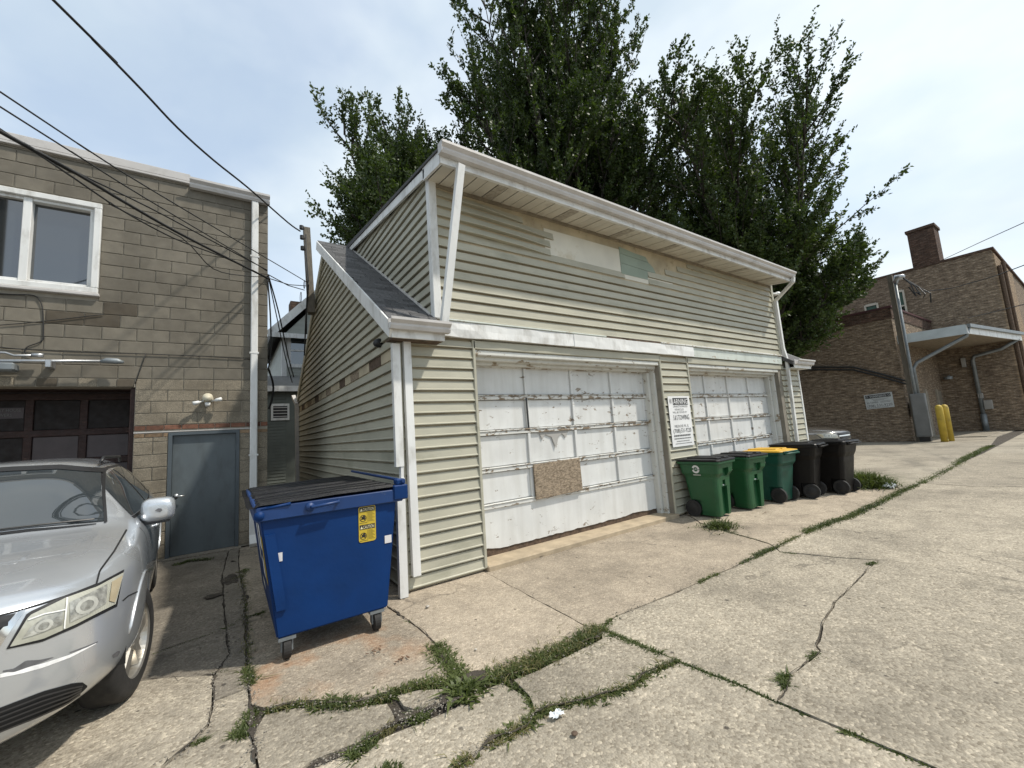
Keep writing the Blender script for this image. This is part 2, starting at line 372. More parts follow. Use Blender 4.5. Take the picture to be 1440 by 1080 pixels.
ground = part('ground', bx(-250, 420, -250, 420, -.6, -.028), m_soil); ground['kind'] = 'structure'
pave = bpy.data.objects.new('alley_pavement', None); COL.objects.link(pave); pave['kind'] = 'structure'

def W_(x, y): return Vector((x, y))
def G_(*pts): return [gp(u, v).xy for u, v in pts]
Ljt = [(1393, 626), (1356, 644), (1343, 654), (1300, 676), (1269, 689), (1226, 711), (1191, 728), (1173, 732), (1127, 750), (1090, 769),
       (1007, 807), (940, 836), (865, 865), (844, 883), (794, 910), (739, 933), (711, 946), (669, 956), (628, 958), (589, 960), (550, 975), (503, 987), (457, 988), (410, 989), (371, 999), (352, 1030)]
i0 = {p: k for k, p in enumerate(Ljt)}
def Ls(a, b):
    a, b = i0[a], i0[b]; return G_(*(Ljt[a:b+1] if a <= b else Ljt[b:a+1][::-1]))
TA = [(865, 893), (905, 909), (952, 927), (1040, 961), (1132, 1002), (1215, 1036), (1311, 1077)]
T1 = [(1098, 775), (1180, 783), (1257, 788), (1340, 802), (1423, 815)]
T2 = [(1234, 716), (1291, 718), (1365, 725), (1440, 731)]
T3 = [(1302, 679), (1374, 684), (1434, 684)]
CB = [(952, 927), (906, 947), (889, 963), (861, 972), (822, 983), (780, 991), (752, 1003), (739, 1022), (694, 1038), (672, 1052), (642, 1077)]
CE = [(1235, 786), (1202, 819), (1173, 848), (1159, 873), (1148, 907), (1155, 915), (1140, 927), (1111, 948), (1107, 969), (1094, 985)]
SA = [(336, 803), (342, 827), (346, 884), (346, 933), (350, 966), (354, 1031), (360, 1072)]
SB = [(312, 808), (318, 884), (322, 921), (301, 950), (299, 986), (293, 1019), (265, 1047), (228, 1078)]
J1 = [(682, 803), (713, 820), (770, 850), (822, 878)]
J0 = [(546, 853), (589, 882), (612, 904), (628, 933)]
J2 = [(985, 735), (1034, 750), (1082, 764)]
g = G_
SLABS = [
 (m_conc2, [W_(1.3, 4.85)] + [W_(2.62, 4.85)] + g(*J1) + Ls((844, 883), (669, 956)) + g((645, 955)) + g(*J0[::-1])),
 (m_conc2, g(*J1[::-1]) + [W_(2.62, 4.85), W_(6.9, 4.85)] + g(*J2) + Ls((1090, 769), (844, 883))),
 (m_conc2, [W_(6.9, 4.85), W_(12.3, 4.85)] + g((1252, 681)) + Ls((1269, 689), (1090, 769)) + g(*J2[::-1])),
 (m_conc, Ls((844, 883), (1090, 769)) + g((1098, 775), (1180, 783), *CE) + g((1040, 961), (952, 927), (905, 909), (865, 893))),
 (m_conc, g(*CE) + g((1132, 1002), (1215, 1036), (1311, 1077)) + [W_(2.65, -1.0), W_(2.7, -4.5), W_(6.2, -4.5)] + g((1423, 815), (1340, 802), (1257, 788))),
 (m_conc, Ls((1090, 769), (1226, 711)) + g(*T2) + [W_(10.0, -4.5), W_(6.2, -4.5)] + g(*T1[::-1])),
 (m_conc, Ls((1226, 711), (1300, 676)) + g(*T3) + [W_(12.1, -4.5), W_(10.0, -4.5)] + g(*T2[::-1])),
 (m_conc, g((844, 883)) + g(*TA[:3]) + g(*CB[1:7]) + g((744, 977), (722, 955), (748, 946), (798, 921), (846, 897))),
 (m_conc, g((706, 958), (740, 975), (752, 1003), (739, 1022), (694, 1038), (642, 1077), (610, 1120), (520, 1190)) + g((420, 1100), (437, 1077), (495, 1053), (527, 1038), (580, 1018), (640, 992), (665, 972))),
 (m_conc, g((556, 978), (590, 968), (640, 966), (622, 986), (592, 1000), (568, 992))),
 (m_conc, g((352, 1030), (371, 1002), (410, 992), (457, 991), (503, 991), (545, 986), (556, 1000), (556, 1012), (527, 1031), (495, 1045), (437, 1068), (395, 1100), (364, 1090))),
 (m_conc, g(*CB) + [W_(.85, 1.2), W_(.4, -1.5), W_(1.3, -4.5), W_(2.7, -4.5), W_(2.65, -1.0)] + g((1311, 1077), (1215, 1036), (1132, 1002), (1040, 961))),
 (m_conc3, g(*J0) + g((640, 953), (589, 958), (550, 971), (503, 983), (457, 984), (410, 985), (371, 995), (354, 990)) + g((350, 966), (346, 933), (346, 884), (342, 827), (336, 803)) + [W_(.15, 8.55), W_(.62, 8.6), W_(.62, 14.0), W_(1.6, 14.0), W_(1.6, 4.85), W_(1.3, 4.85)]),
 (m_conc4, g(*SA[:5]) + g(*SB[::-1][3:]) + [W_(.02, 8.55), W_(.15, 8.55)]),
 (m_conc, g((350, 966), (354, 1031), (360, 1072), (330, 1150)) + [W_(-.2, 2.3)] + g((228, 1078), (265, 1047), (293, 1019), (299, 986), (301, 950))),
 (m_conc4, g((318, 884), (261, 903), (210, 921)) + [W_(-1.6, 4.9), W_(-1.6, 8.9), W_(.02, 8.9)] + g((312, 808))),
 (m_conc4, g((210, 921), (261, 903), (318, 884), (322, 921), (301, 950), (244, 952), (208, 956)) + [W_(-1.6, 4.4), W_(-1.6, 4.9)]),
 (m_conc, g((208, 956), (244, 952), (301, 950), (299, 986), (293, 1019), (265, 1047), (228, 1078)) + [W_(-.2, 2.3), W_(-1.6, 1.9), W_(-1.6, 4.4)]),
 (m_conc, [W_(-1.6, 8.9), W_(-1.6, 1.9), W_(-5.5, 1.9), W_(-5.5, 8.9)]),
 (m_conc, [W_(.85, 1.2), W_(.4, -1.5), W_(1.3, -4.5), W_(-5.5, -4.5), W_(-5.5, 1.9), W_(-1.6, 1.9), W_(-.2, 2.3)] + g((520, 1190))),
 (m_far, [W_(12.3, 4.85), W_(12.3, 16), W_(18.2, 16), W_(18.2, 4.2)] + g((1343, 654)) + Ls((1300, 676), (1269, 689)) + g((1252, 681))),
 (m_far, [W_(18.2, 4.2), W_(18.2, 16), W_(25.7, 16), W_(25.7, 5.4), W_(28, 5.4), W_(28, 3.2)] + Ls((1393, 626), (1343, 654))),
 (m_far, [W_(28, 3.2), W_(28, 6.4), W_(33.2, 6.4), W_(33.2, 3.4), W_(60, 3.4), W_(60, 3.0)]),
]
SLABS.append((m_conc, Ls((1300, 676), (1343, 654)) + [W_(19.3, 2.56), W_(19.3, -4.5), W_(12.1, -4.5)] + g(*T3[::-1])))
xs = [19.3, 24, 29, 34, 40, 47, 60]
for k, (a, b) in enumerate(zip(xs, xs[1:])):
    SLABS.append((m_far, [W_(a, 2.5 + .012*(a-14)), W_(b, 2.5 + .012*(b-14)), W_(b, -4.5), W_(a, -4.5)]))
SLABS.append((m_far, [W_(60, 3.0), W_(400, 3.0), W_(400, -5), W_(60, -5)]))
SLABS.append((m_far, [W_(-5.5, -4.5), W_(60, -4.5), W_(60, -14), W_(-5.5, -14)]))

def densify(P, step):
    out = []
    for a, b in zip(P, P[1:] + P[:1]):
        n = max(1, min(60, int((b-a).length/step)))
        for k in range(n): out.append(a.lerp(b, k/n))
    return out
from mathutils import noise as mnoise
from mathutils.geometry import delaunay_2d_cdt
def slab(mat, P):
    P = [Vector(p) for p in P]
    A = sum(a.x*b.y - b.x*a.y for a, b in zip(P, P[1:] + P[:1]))
    if A < 0: P = P[::-1]
    far = max(p.length for p in P) > 30
    Q = densify(P, .5 if far else .07); n = len(Q); bm = bmesh.new(); top, bot = [], []
    for k in range(n):
        t = (Q[(k+1) % n] - Q[k-1]).normalized(); nn = Vector((-t.y, t.x))
        w = .005 + .008*abs(mnoise.noise((Q[k].x*2.1, Q[k].y*2.1, 3))) + .006*mnoise.noise((Q[k].x*11, Q[k].y*11, 7))
        q = Q[k] + nn*max(.003, w) + Vector((mnoise.noise((Q[k].x*5, Q[k].y*5, 1)), mnoise.noise((Q[k].x*5, Q[k].y*5, 9))))*.012
        top.append(q)
    dz = random.uniform(-.012, .004)
    vt = [bm.verts.new((q.x, q.y, dz)) for q in top]
    c = sum(top, Vector((0, 0)))/n
    vb = [bm.verts.new((q.x, q.y, -.06)) for q in top]
    bm.faces.new(vt)
    for k in range(n): bm.faces.new((vt[k], vb[k], vb[(k+1) % n], vt[(k+1) % n]))
    bmesh.ops.triangulate(bm, faces=[bm.faces[:][0]] if False else [f for f in bm.faces if len(f.verts) > 4])
    bmesh.ops.recalc_face_normals(bm, faces=bm.faces[:])
    return part('slab', bm, mat, pave)
for mt, P in SLABS: slab(mt, P)

# ------------------------------------------------------------------ left building of concrete block
YB = 8.6; XR = .56
bb = thing('block_building', 'two storey tan concrete block building with dark garage door and grey steel door', 'building', (-1.4, YB, 0), world=True)
DOOR = (-.81, .14, 0, 1.965); OVH = (-4.6, -1.23, 0, 2.70); WIN = (-3.27, -1.70, 4.14, 5.60); HOLE = (.36, .60, 3.62, 4.0)
unit = bx(-.5, .5, 0, 1, -.5, .5); me_block = bpy.data.meshes.new('block')
bmesh.ops.bevel(unit, geom=unit.edges[:], offset=.03, segments=1, affect='EDGES'); unit.to_mesh(me_block); unit.free(); me_block.materials.append(m_block)
def mcopy(mat):
    m_ = me_block.copy(); m_.materials.clear(); m_.materials.append(mat); return m_
me_agg, me_blockd, me_brick, me_brickt = mcopy(m_agg), mcopy(m_blockd), mcopy(m_brick), mcopy(m_brickt)
def cut(iv, lo, hi):
    out = []
    for a, b in iv:
        if hi <= a or lo >= b: out.append((a, b)); continue
        if a < lo: out.append((a, lo))
        if hi < b: out.append((hi, b))
    return out
stuff = bmesh.new()
def put(me, x0, x1, z0, z1, name='block', dep=.1, proud=None):
    g_ = .005
    if x1-x0 < .05: return
    if proud is None: proud = random.uniform(.013, .0165)
    if x1 < -3.3:
        box(stuff, x0+g_, x1-g_, YB-proud+.012, YB+dep, z0+g_, z1-g_); return
    share(name, me, bb, ((x0+x1)/2, YB-proud+.012, (z0+z1)/2), scale=(x1-x0-2*g_, dep, z1-z0-2*g_))
def course(z0, z1, xa, xb, L_, off, me, name='block'):
    iv = [(xa, xb)]
    for o in (DOOR, OVH, WIN):
        if z0 < o[3]-.03 and z1 > o[2]+.03: iv = cut(iv, o[0], o[1])
    for a, b in iv:
        x = b - off if b == XR else math.floor((b-1e-4-off)/L_)*L_ + off
        cuts = [b]
        while x > a + .06:
            if cuts[-1]-x > .06: cuts.append(x)
            x -= L_
        cuts.append(a)
        for r, l in zip(cuts, cuts[1:]):
            mm = me
            if me is me_block:
                cx, cz = (l+r)/2, (z0+z1)/2
                if -2.35 < cx < -1.35 and 3.55 < cz < 4.1 and random.random() < .5: mm = me_blockd
            put(mm, l, r, z0, z1, name)
for k in range(32):
    z0 = .03+.2*k; z1 = z0+.2
    if z0 > 2.8: course(z0, min(z1, 6.25), -7, XR, .4, .2 if k % 2 else .4, me_block)
    else: course(z0, z1, -7, OVH[1], .4, .2 if k % 2 else .4, me_block)
for z0, z1 in [(.03+.2*k, .23+.2*k) for k in range(9)] + [(2.09, 2.28), (2.28, 2.47), (2.47, 2.65), (2.65, 2.83)]:
    course(z0, z1, OVH[1], XR, .4, .4 if int(z0*10) % 4 > 1 else .2, me_agg)
course(1.83, 1.90, OVH[1], XR, .22, .1, me_agg, 'brick'); course(1.90, 1.965, OVH[1], XR, .22, .22, me_brickt, 'brick')
course(2.01, 2.09, OVH[1], XR, .22, .11, me_brick, 'brick')
for k in range(16): put((me_block, me_agg, me_block, me_blockd)[(k*5) % 4], OVH[0]+.21*k, OVH[0]+.21*(k+1), 2.70, 2.83, 'brick')
part('block_wall', stuff, m_block, bb, kind='stuff')
# backing wall with the openings left free, roof and flanks
bk = bmesh.new(); Y0, Y1 = YB+.012, YB+.3
zs = [0, DOOR[3], OVH[3], WIN[2], WIN[3], 6.27]
for z0, z1 in zip(zs, zs[1:]):
    iv = [(-7, XR-.004)]
    for o in (DOOR, OVH, WIN):
        if z0 < o[3]-.01 and z1 > o[2]+.01: iv = cut(iv, o[0], o[1])
    for a, b in iv: box(bk, a, b, Y0, Y1, z0, z1)
box(bk, XR-.3, XR-.004, Y1, 17, 0, 6.27); box(bk, -7, -6.7, Y1, 17, 0, 6.27); box(bk, -6.7, XR-.3, Y1, 17, 6.05, 6.2); box(bk, -7, XR-.004, 17, 17.2, 0, 6.27)
part('mortar_backing', bk, m_mort, bb)
co_ = bmesh.new(); box(co_, -7.05, -.62, YB-.05, YB+.32, 6.27, 6.31, .006); box(co_, -7.05, -.62, YB-.05, YB-.03, 6.31, 6.44, .004)
part('parapet_coping', co_, m_gut, bb)
def gutter_prof(y, z, s=1.0):
    return [(y+s*a, z+s*b) for a, b in [(0, 0), (-.07, 0), (-.085, .035), (-.085, .06), (-.12, .095), (-.12, .125), (-.112, .125), (-.112, .1), (-.078, .064), (-.078, .036), (-.066, .008), (-.008, .008), (-.008, .125), (0, .125)]]
gb = bmesh.new(); prism(gb, gutter_prof(YB-.012, 6.19, 1.25), -.62, XR+.02, 'x'); part('gutter', gb, m_gut, bb)
db = bmesh.new(); box(db, .29, .40, YB-.10, YB-.02, .12, 6.19, .012); beam(db, (.345, YB-.06, .16), (.345, YB-.22, .03), (1, 0, 0), .11, .08)
part('downspout', db, m_white, bb)
for z in (1.5, 3.3, 5.1): part('downspout_strap', bx(.275, .415, YB-.105, YB-.015, z, z+.03), m_white, bb)
# grey door
dr = part('steel_door', bx(DOOR[0]+.05, DOOR[1]-.05, YB+.05, YB+.09, .02, 1.915, .004), m_grey, bb)
fr = bmesh.new()
box(fr, DOOR[0], DOOR[0]+.05, YB-.012, YB+.16, 0, 1.965); box(fr, DOOR[1]-.05, DOOR[1], YB-.012, YB+.16, 0, 1.965); box(fr, DOOR[0]+.05, DOOR[1]-.05, YB-.012, YB+.16, 1.917, 1.965)
part('door_frame', fr, m_greyf, bb)
kb = bmesh.new(); disc(kb, (-.70, YB+.05, .95), (0, -1, 0), .035, .012, 20); disc(kb, (-.70, YB+.04, .95), (0, -1, 0), .013, .06, 12); beam(kb, (-.71, YB-.015, .95), (-.59, YB-.02, .945), (0, 0, 1), .018, .014)
o = part('handle', kb, m_steel, dr, True); o.location = (0, 0, 0)
for z in (.25, .95, 1.62):
    hb = bmesh.new(); tube(hb, [(DOOR[1]-.05, YB+.038, z), (DOOR[1]-.05, YB+.038, z+.11)], .011, 8); part('hinge', hb, m_greyf, dr)
part('lintel', bx(OVH[1], DOOR[1]+.2, YB-.004, YB+.012, 1.975, 1.99), m_gut, bb)
part('door_step', bx(DOOR[0]-.02, DOOR[1]+.04, YB-.12, YB+.3, -.05, .018, .006), m_conc4, bb)
# window
wn = part('window', bx(WIN[0], WIN[1], YB+.16, YB+.2, WIN[2], WIN[3]), m_blk, bb)
fb = bmesh.new(); t = .085
for x0, x1, z0, z1, y0 in ((WIN[0], WIN[1], WIN[3]-t, WIN[3], -.05), (WIN[0], WIN[1], WIN[2], WIN[2]+t, -.05), (WIN[0], WIN[0]+t, WIN[2]+t, WIN[3]-t, -.05), (WIN[1]-t, WIN[1], WIN[2]+t, WIN[3]-t, -.05)):
    box(fb, x0, x1, YB+y0, YB+.16, z0, z1, .008)
part('frame', fb, m_white, wn)
sb = bmesh.new(); xm = -2.49
box(sb, xm-.045, xm+.045, YB-.015, YB+.15, WIN[2]+t, WIN[3]-t, .006)
for a, b in ((WIN[0]+t, xm-.045), (xm+.045, WIN[1]-t)):
    box(sb, a, b, YB+.0, YB+.15, WIN[2]+t, WIN[2]+t+.045, .005); box(sb, a, b, YB+.0, YB+.15, WIN[3]-t-.045, WIN[3]-t, .005)
box(sb, WIN[1]-t-.05, WIN[1]-t, YB+.0, YB+.15, WIN[2]+t+.045, WIN[3]-t-.045, .005)
part('sash', sb, m_white, wn)
part('pane', bx(WIN[0]+t, xm-.045, YB+.06, YB+.07, WIN[2]+t+.045, WIN[3]-t-.045), m_pane, wn)
part('pane', bx(xm+.045, WIN[1]-t-.05, YB+.10, YB+.11, WIN[2]+t+.045, WIN[3]-t-.045), m_pane, wn)['label'] = 'right hand pane behind a dark insect screen'
part('sill', bx(WIN[0]-.02, WIN[1]+.02, YB-.07, YB+.1, WIN[2]-.05, WIN[2]-.003, .008), m_gut, wn)
# dark panelled overhead door
YD = YB+.62
od = part('overhead_door', bx(OVH[0], OVH[1], YD+.05, YD+.09, 0, 2.70), m_dkpan, bb); od['label'] = 'dark brown panelled wooden garage door'
xsD = [OVH[1]-.10-.585*k for k in range(6)]; zsD = [2.62, 2.06, 1.60, 1.10, .58, .06]
rb = bmesh.new()
for k, z in enumerate(zsD): box(rb, OVH[0]+.02, OVH[1]-.02, YD-.01+.002*k, YD+.05, z-.05, z+.05, .006)
for x in xsD: box(rb, x-.045, x+.045, YD-.004, YD+.048, .02, 2.66, .006)
part('rail', rb, m_dkwood, od)
for i, (xa, xb) in enumerate(zip(xsD[1:], xsD)):
    for j, (za, zb) in enumerate(zip(zsD[1:], zsD)):
        part('panel', bx(xa+.045, xb-.045, YD+.02, YD+.04, za+.05, zb-.05, .008), m_dkglass if (i == 2 and j < 2) or j == 0 else m_dkpan, od)
part('jamb', bx(OVH[1]-.06, OVH[1]-.002, YB+.05, YD+.05, 0, 2.69), m_dkwood, bb); part('opening_head', bx(OVH[0], OVH[1], YB+.302, YD+.09, 2.70, 2.78), m_dkwood, bb)
sg = bx(xsD[3]+.07, xsD[2]-.06, YD+.012, YD+.018, 2.30, 2.46); sp = part('name_plate', sg, m_dkpan, od)
text_part('lettering', [('COUNTRY HOUSE', 0, .085, .40, .045), ('FLOWERS', .09, .012, .22, .045)], M('faded_letter', (.11, .105, .10), .7, .1), od, (xsD[3]+.10, YD+.008, 2.315), (1, 0, 0), (0, 0, 1))
# things on the wall
wl = thing('wall_floodlight', 'white floodlight with two lamp arms above the grey door', 'lamp', (-.31, YB, 2.40), world=True)
b = bmesh.new(); disc(b, (-.31, YB, 2.50), (0, -1, 0), .075, .035, 20); disc(b, (-.31, YB-.03, 2.49), (0, -.7, .25), .055, .10, 16, .07); part('base', b, m_ivory, wl, True)
for s in (-1, 1):
    b = bmesh.new(); q = Vector((-.31+s*.05, YB-.09, 2.46)); e = q + Vector((s*.14, -.05, .035*s-.01)); tube(b, [q, q.lerp(e, .4), q.lerp(e, .45), e], [.014, .014, .026, .034], 12); part('lamp_arm', b, m_whp, wl, True)
b = bmesh.new(); disc(b, (-.31, YB-.07, 2.42), (0, -.5, -.8), .045, .05, 14, .03); part('motion_sensor', b, m_whp, wl, True)
eb = thing('outlet_box', 'small ivory outlet box on the block wall beside the grey door', 'outlet', (-1.06, YB, .88), world=True)
part('back_box', bx(-1.11, -1.0, YB-.045, YB+.01, .90, 1.01, .008), m_ivory, eb); part('cover', bx(-1.085, -1.03, YB-.06, YB-.043, .925, .985, .006), m_ivory, eb); 
b = bmesh.new(); disc(b, (-1.057, YB-.06, .955), (0, -1, 0), .013, .004, 12); part('knockout', b, m_blk, eb)
P = lambda u, v, Y=YB-.16: py(u, v, Y)
fl = thing('strip_lamp', 'silver conduit arm with capped lamp ends above the dark garage door', 'lamp', tuple(P(60, 510)), world=True)
b = bmesh.new(); tube(b, [P(-60, 507), P(145, 508)], .022, 10); part('conduit', b, m_steel, fl, True)
b = bmesh.new(); tube(b, [P(142, 508.5), P(150, 507), P(165, 508), P(174, 509.5)], [.026, .045, .045, .02], 12); part('lamp_end', b, m_dsteel, fl, True)
b = bmesh.new(); tube(b, [P(-30, 494, YB-.1), P(8, 496, YB-.1), P(20, 500, YB-.1), P(60, 500, YB-.1)], .016, 8); tube(b, [P(45, 499, YB-.12), P(61, 500, YB-.12)], .03, 10); part('second_arm', b, m_steel, fl, True)
a = P(69, 509); part('clamp', bx(a.x-.03, a.x+.03, YB-.2, YB, a.z-.08, a.z+.03, .006), m_steel, fl)
a = P(5, 516); part('lamp_head', bx(a.x-.3, a.x+.12, YB-.26, YB-.06, a.z-.06, a.z+.05, .02), m_dsteel, fl)
def cable(name, label, pts, r, parent=None):
    b = bmesh.new(); tube(b, smooth_path(pts), r, 6); o = part(name, b, m_wire, parent, True)
    if parent is None: tag(o, label, 'cable')
    return o
Pw = lambda u, v: py(u, v, YB-.02)
cable('wall_cable', 'thin black cable looping down from the white window sill to the lamp arm', [Pw(-10, 413), Pw(20, 414), Pw(45, 415), Pw(55, 421), Pw(60, 436), Pw(61, 470), Pw(58, 480), Pw(40, 487), Pw(35, 493), Pw(38, 499), Pw(44, 502)], .007)
cable('wall_cable', 'thin black cable stapled level across the block wall above the floodlight', [Pw(-10, 487), Pw(30, 491), Pw(100, 495), Pw(205, 498), Pw(300, 502), Pw(352, 505)], .006)
cable('wall_cable', 'slack black cord running down left from a hook on stained blocks', [Pw(-10, 458), Pw(60, 452), Pw(146, 442)], .006)
cable('wall_cable', 'pale cord hanging diagonally beside the dark garage door corner', [Pw(205, 498), Pw(190, 540)], .006)

# ------------------------------------------------------------------ garage
XL, XG, YF, YRR = 1.56, 11.9, 4.47, 12.6
RY, RZ, SL = 8.53, 5.64, .646                      # ridge and slope of the main roof (top surface)
DX0, DX1 = 2.03, 11.08                             # dormer
def roof_z(y): return RZ - SL*abs(y-RY)
gar = thing('garage', 'weathered two door garage clad in sage green vinyl siding with white trim', 'garage', (6.7, 8.5, 0), world=True)
O1 = (2.53, 6.24); O2 = (7.10, 10.80); OT = 2.64
core = bmesh.new()
for a, b_ in ((XL+.02, O1[0]), (O1[1], O2[0]), (O2[1], XG-.02)): box(core, a, b_, YF+.02, YF+.42, 0, OT)
box(core, XL+.02, XG-.02, YF+.02, YF+.42, OT, 2.86); box(core, DX0+.02, DX1-.02, YF+.021, YF+.41, 2.86, 3.06)
box(core, DX0+.02, DX1-.02, YF+.025, YF+.3, 3.06, 4.86)
for x0, x1 in ((XL+.02, XL+.2), (XG-.2, XG-.02)):
    prism(core, [(YF+.42, 0), (YRR, 0), (YRR, roof_z(YRR)-.13), (RY, RZ-.13), (YF+.42, roof_z(YF+.42)-.13)], x0, x1, 'x')
for x0, x1 in ((DX0+.02, DX0+.15), (DX1-.15, DX1-.02)):
    prism(core, [(YF+.3, 3.0), (RY, RZ-.3), (RY-.2, 5.55), (YF+.3, 4.88)], x0, x1, 'x')
box(core, XL+.2, XG-.2, YRR-.2, YRR, 0, roof_z(YRR)-.14)
part('wall', core, m_foamy, gar)
E_ = .1325
def boardY(x0, x1, z0, h, Y, mat, parent=gar, dz1=0.0, lift=0.0, name='siding_board'):
    b = bmesh.new(); r = []
    n = max(1, int((x1-x0)/.5))
    for k in range(n+1):
        x = x0+(x1-x0)*k/n; w = .0035*mnoise.noise((x*1.3, z0*7, Y)); dz = dz1*k/n; l_ = lift*math.sin(math.pi*k/n)
        r.append([b.verts.new(q) for q in ((x, Y+.014, z0+h-.020+dz), (x, Y-.006+w, z0+h-.025+dz), (x, Y-.016+w-l_*.5, z0+.02+dz), (x, Y-.026+w-l_, z0+.012+dz), (x, Y-.026+w-l_, z0+.002+dz), (x, Y+.012, z0+.004+dz))])
    for A, B in zip(r, r[1:]):
        for j in range(5): b.faces.new((A[j], A[j+1], B[j+1], B[j]))
    b.faces.new(r[0]); b.faces.new(r[-1][::-1]); bmesh.ops.recalc_face_normals(b, faces=b.faces[:])
    return part(name, b, mat, parent)
def boardX(z0, h, X, yr, mat, sgn=-1, parent=gar):
    """siding course on a wall facing -X (sgn -1); yr(z) gives the (front, rear) ends"""
    a0, b0 = yr(z0); a1, b1 = yr(z0+h)
    if b0-a0 < .05: return
    if b1 < a1: a1 = b1 = (a1+b1)/2
    b = bmesh.new(); am, bm_ = (a0+a1)/2, (b0+b1)/2; s = -sgn
    P = [((X+s*.014), a1, b1, z0+h-.020), ((X-s*.006), a1, b1, z0+h-.025), ((X-s*.016), a0, b0, z0+.02), ((X-s*.026), a0, b0, z0+.012), ((X-s*.026), a0, b0, z0+.002), (X+s*.012, a0, b0, z0+.004)]
    A = [b.verts.new((x, ya, z)) for x, ya, yb, z in P]; B = [b.verts.new((x, yb, z)) for x, ya, yb, z in P]
    for j in range(5): b.faces.new((A[j], A[j+1], B[j+1], B[j]))
    b.faces.new(A); b.faces.new(B[::-1]); bmesh.ops.remove_doubles(b, verts=b.verts[:], dist=1e-4); bmesh.ops.recalc_face_normals(b, faces=b.faces[:])
    part('siding_board', b, mat, parent)
# front piers
z = .03; k = 0
while z < 2.74:
    h = min(E_, 2.79-z)
    boardY(XL-.012, O1[0]-.03, z, h, YF, m_side)
    if z > 1.05 or k % 2 == 0 or True:
        loose = z < .95
        boardY(O1[1]+.045, O2[0]-.02, z, h, YF, m_side, dz1=random.uniform(-.03, .03) if loose else 0, lift=.02 if loose else 0)
    boardY(O2[1]+.16, XG-.02, z, h, YF, m_side)
    z += E_; k += 1
part('header_board', bx(O1[0]-.02, O1[1]+.03, YF-.03, YF+.02, OT+.03, 2.785, .01), m_side, gar)
part('header_board', bx(O2[0]-.02, O2[1]+.15, YF-.03, YF+.02, OT+.03, 2.785, .01), m_side, gar)
for x in (O1[0]-.03, O1[1]+.005, O2[0]-.025): part('trim_channel', bx(x, x+.04, YF-.03, YF+.03, .03, 2.79, .006), m_side, gar)
for x0, x1 in ((O1[1]-.004, O1[1]+.006), (O2[1]-.004, O2[1]+.15)): part('pier_face', bx(x0, x1, YF-.006, YF+.3, 0, OT+.03), M('grey_masonry', (.20, .18, .145), .95, .2, 5, .6, 80), gar)
# peeling heads and jambs
for (a, b_) in (O1, O2):
    hb = bmesh.new(); box(hb, a, b_, YF-.012, YF+.06, OT-.04, OT+.028, .01); box(hb, a, b_, YF+.06, YF+.16, OT-.09, OT-.02, .01); box(hb, a, b_, YF+.16, YF+.27, OT-.13, OT-.05, .01)
    part('door_head', hb, m_peelj, gar)
    for s in (0, 1):
        jb = bmesh.new(); x0 = a if s == 0 else b_-.11
        box(jb, x0, x0+.11, YF+.17, YF+.27, .0, OT-.04, .006); x1 = a if s == 0 else b_-.045
        box(jb, x1, x1+.045, YF+.08, YF+.17, .0, OT-.04, .006); part('jamb', jb, m_peelj, gar)
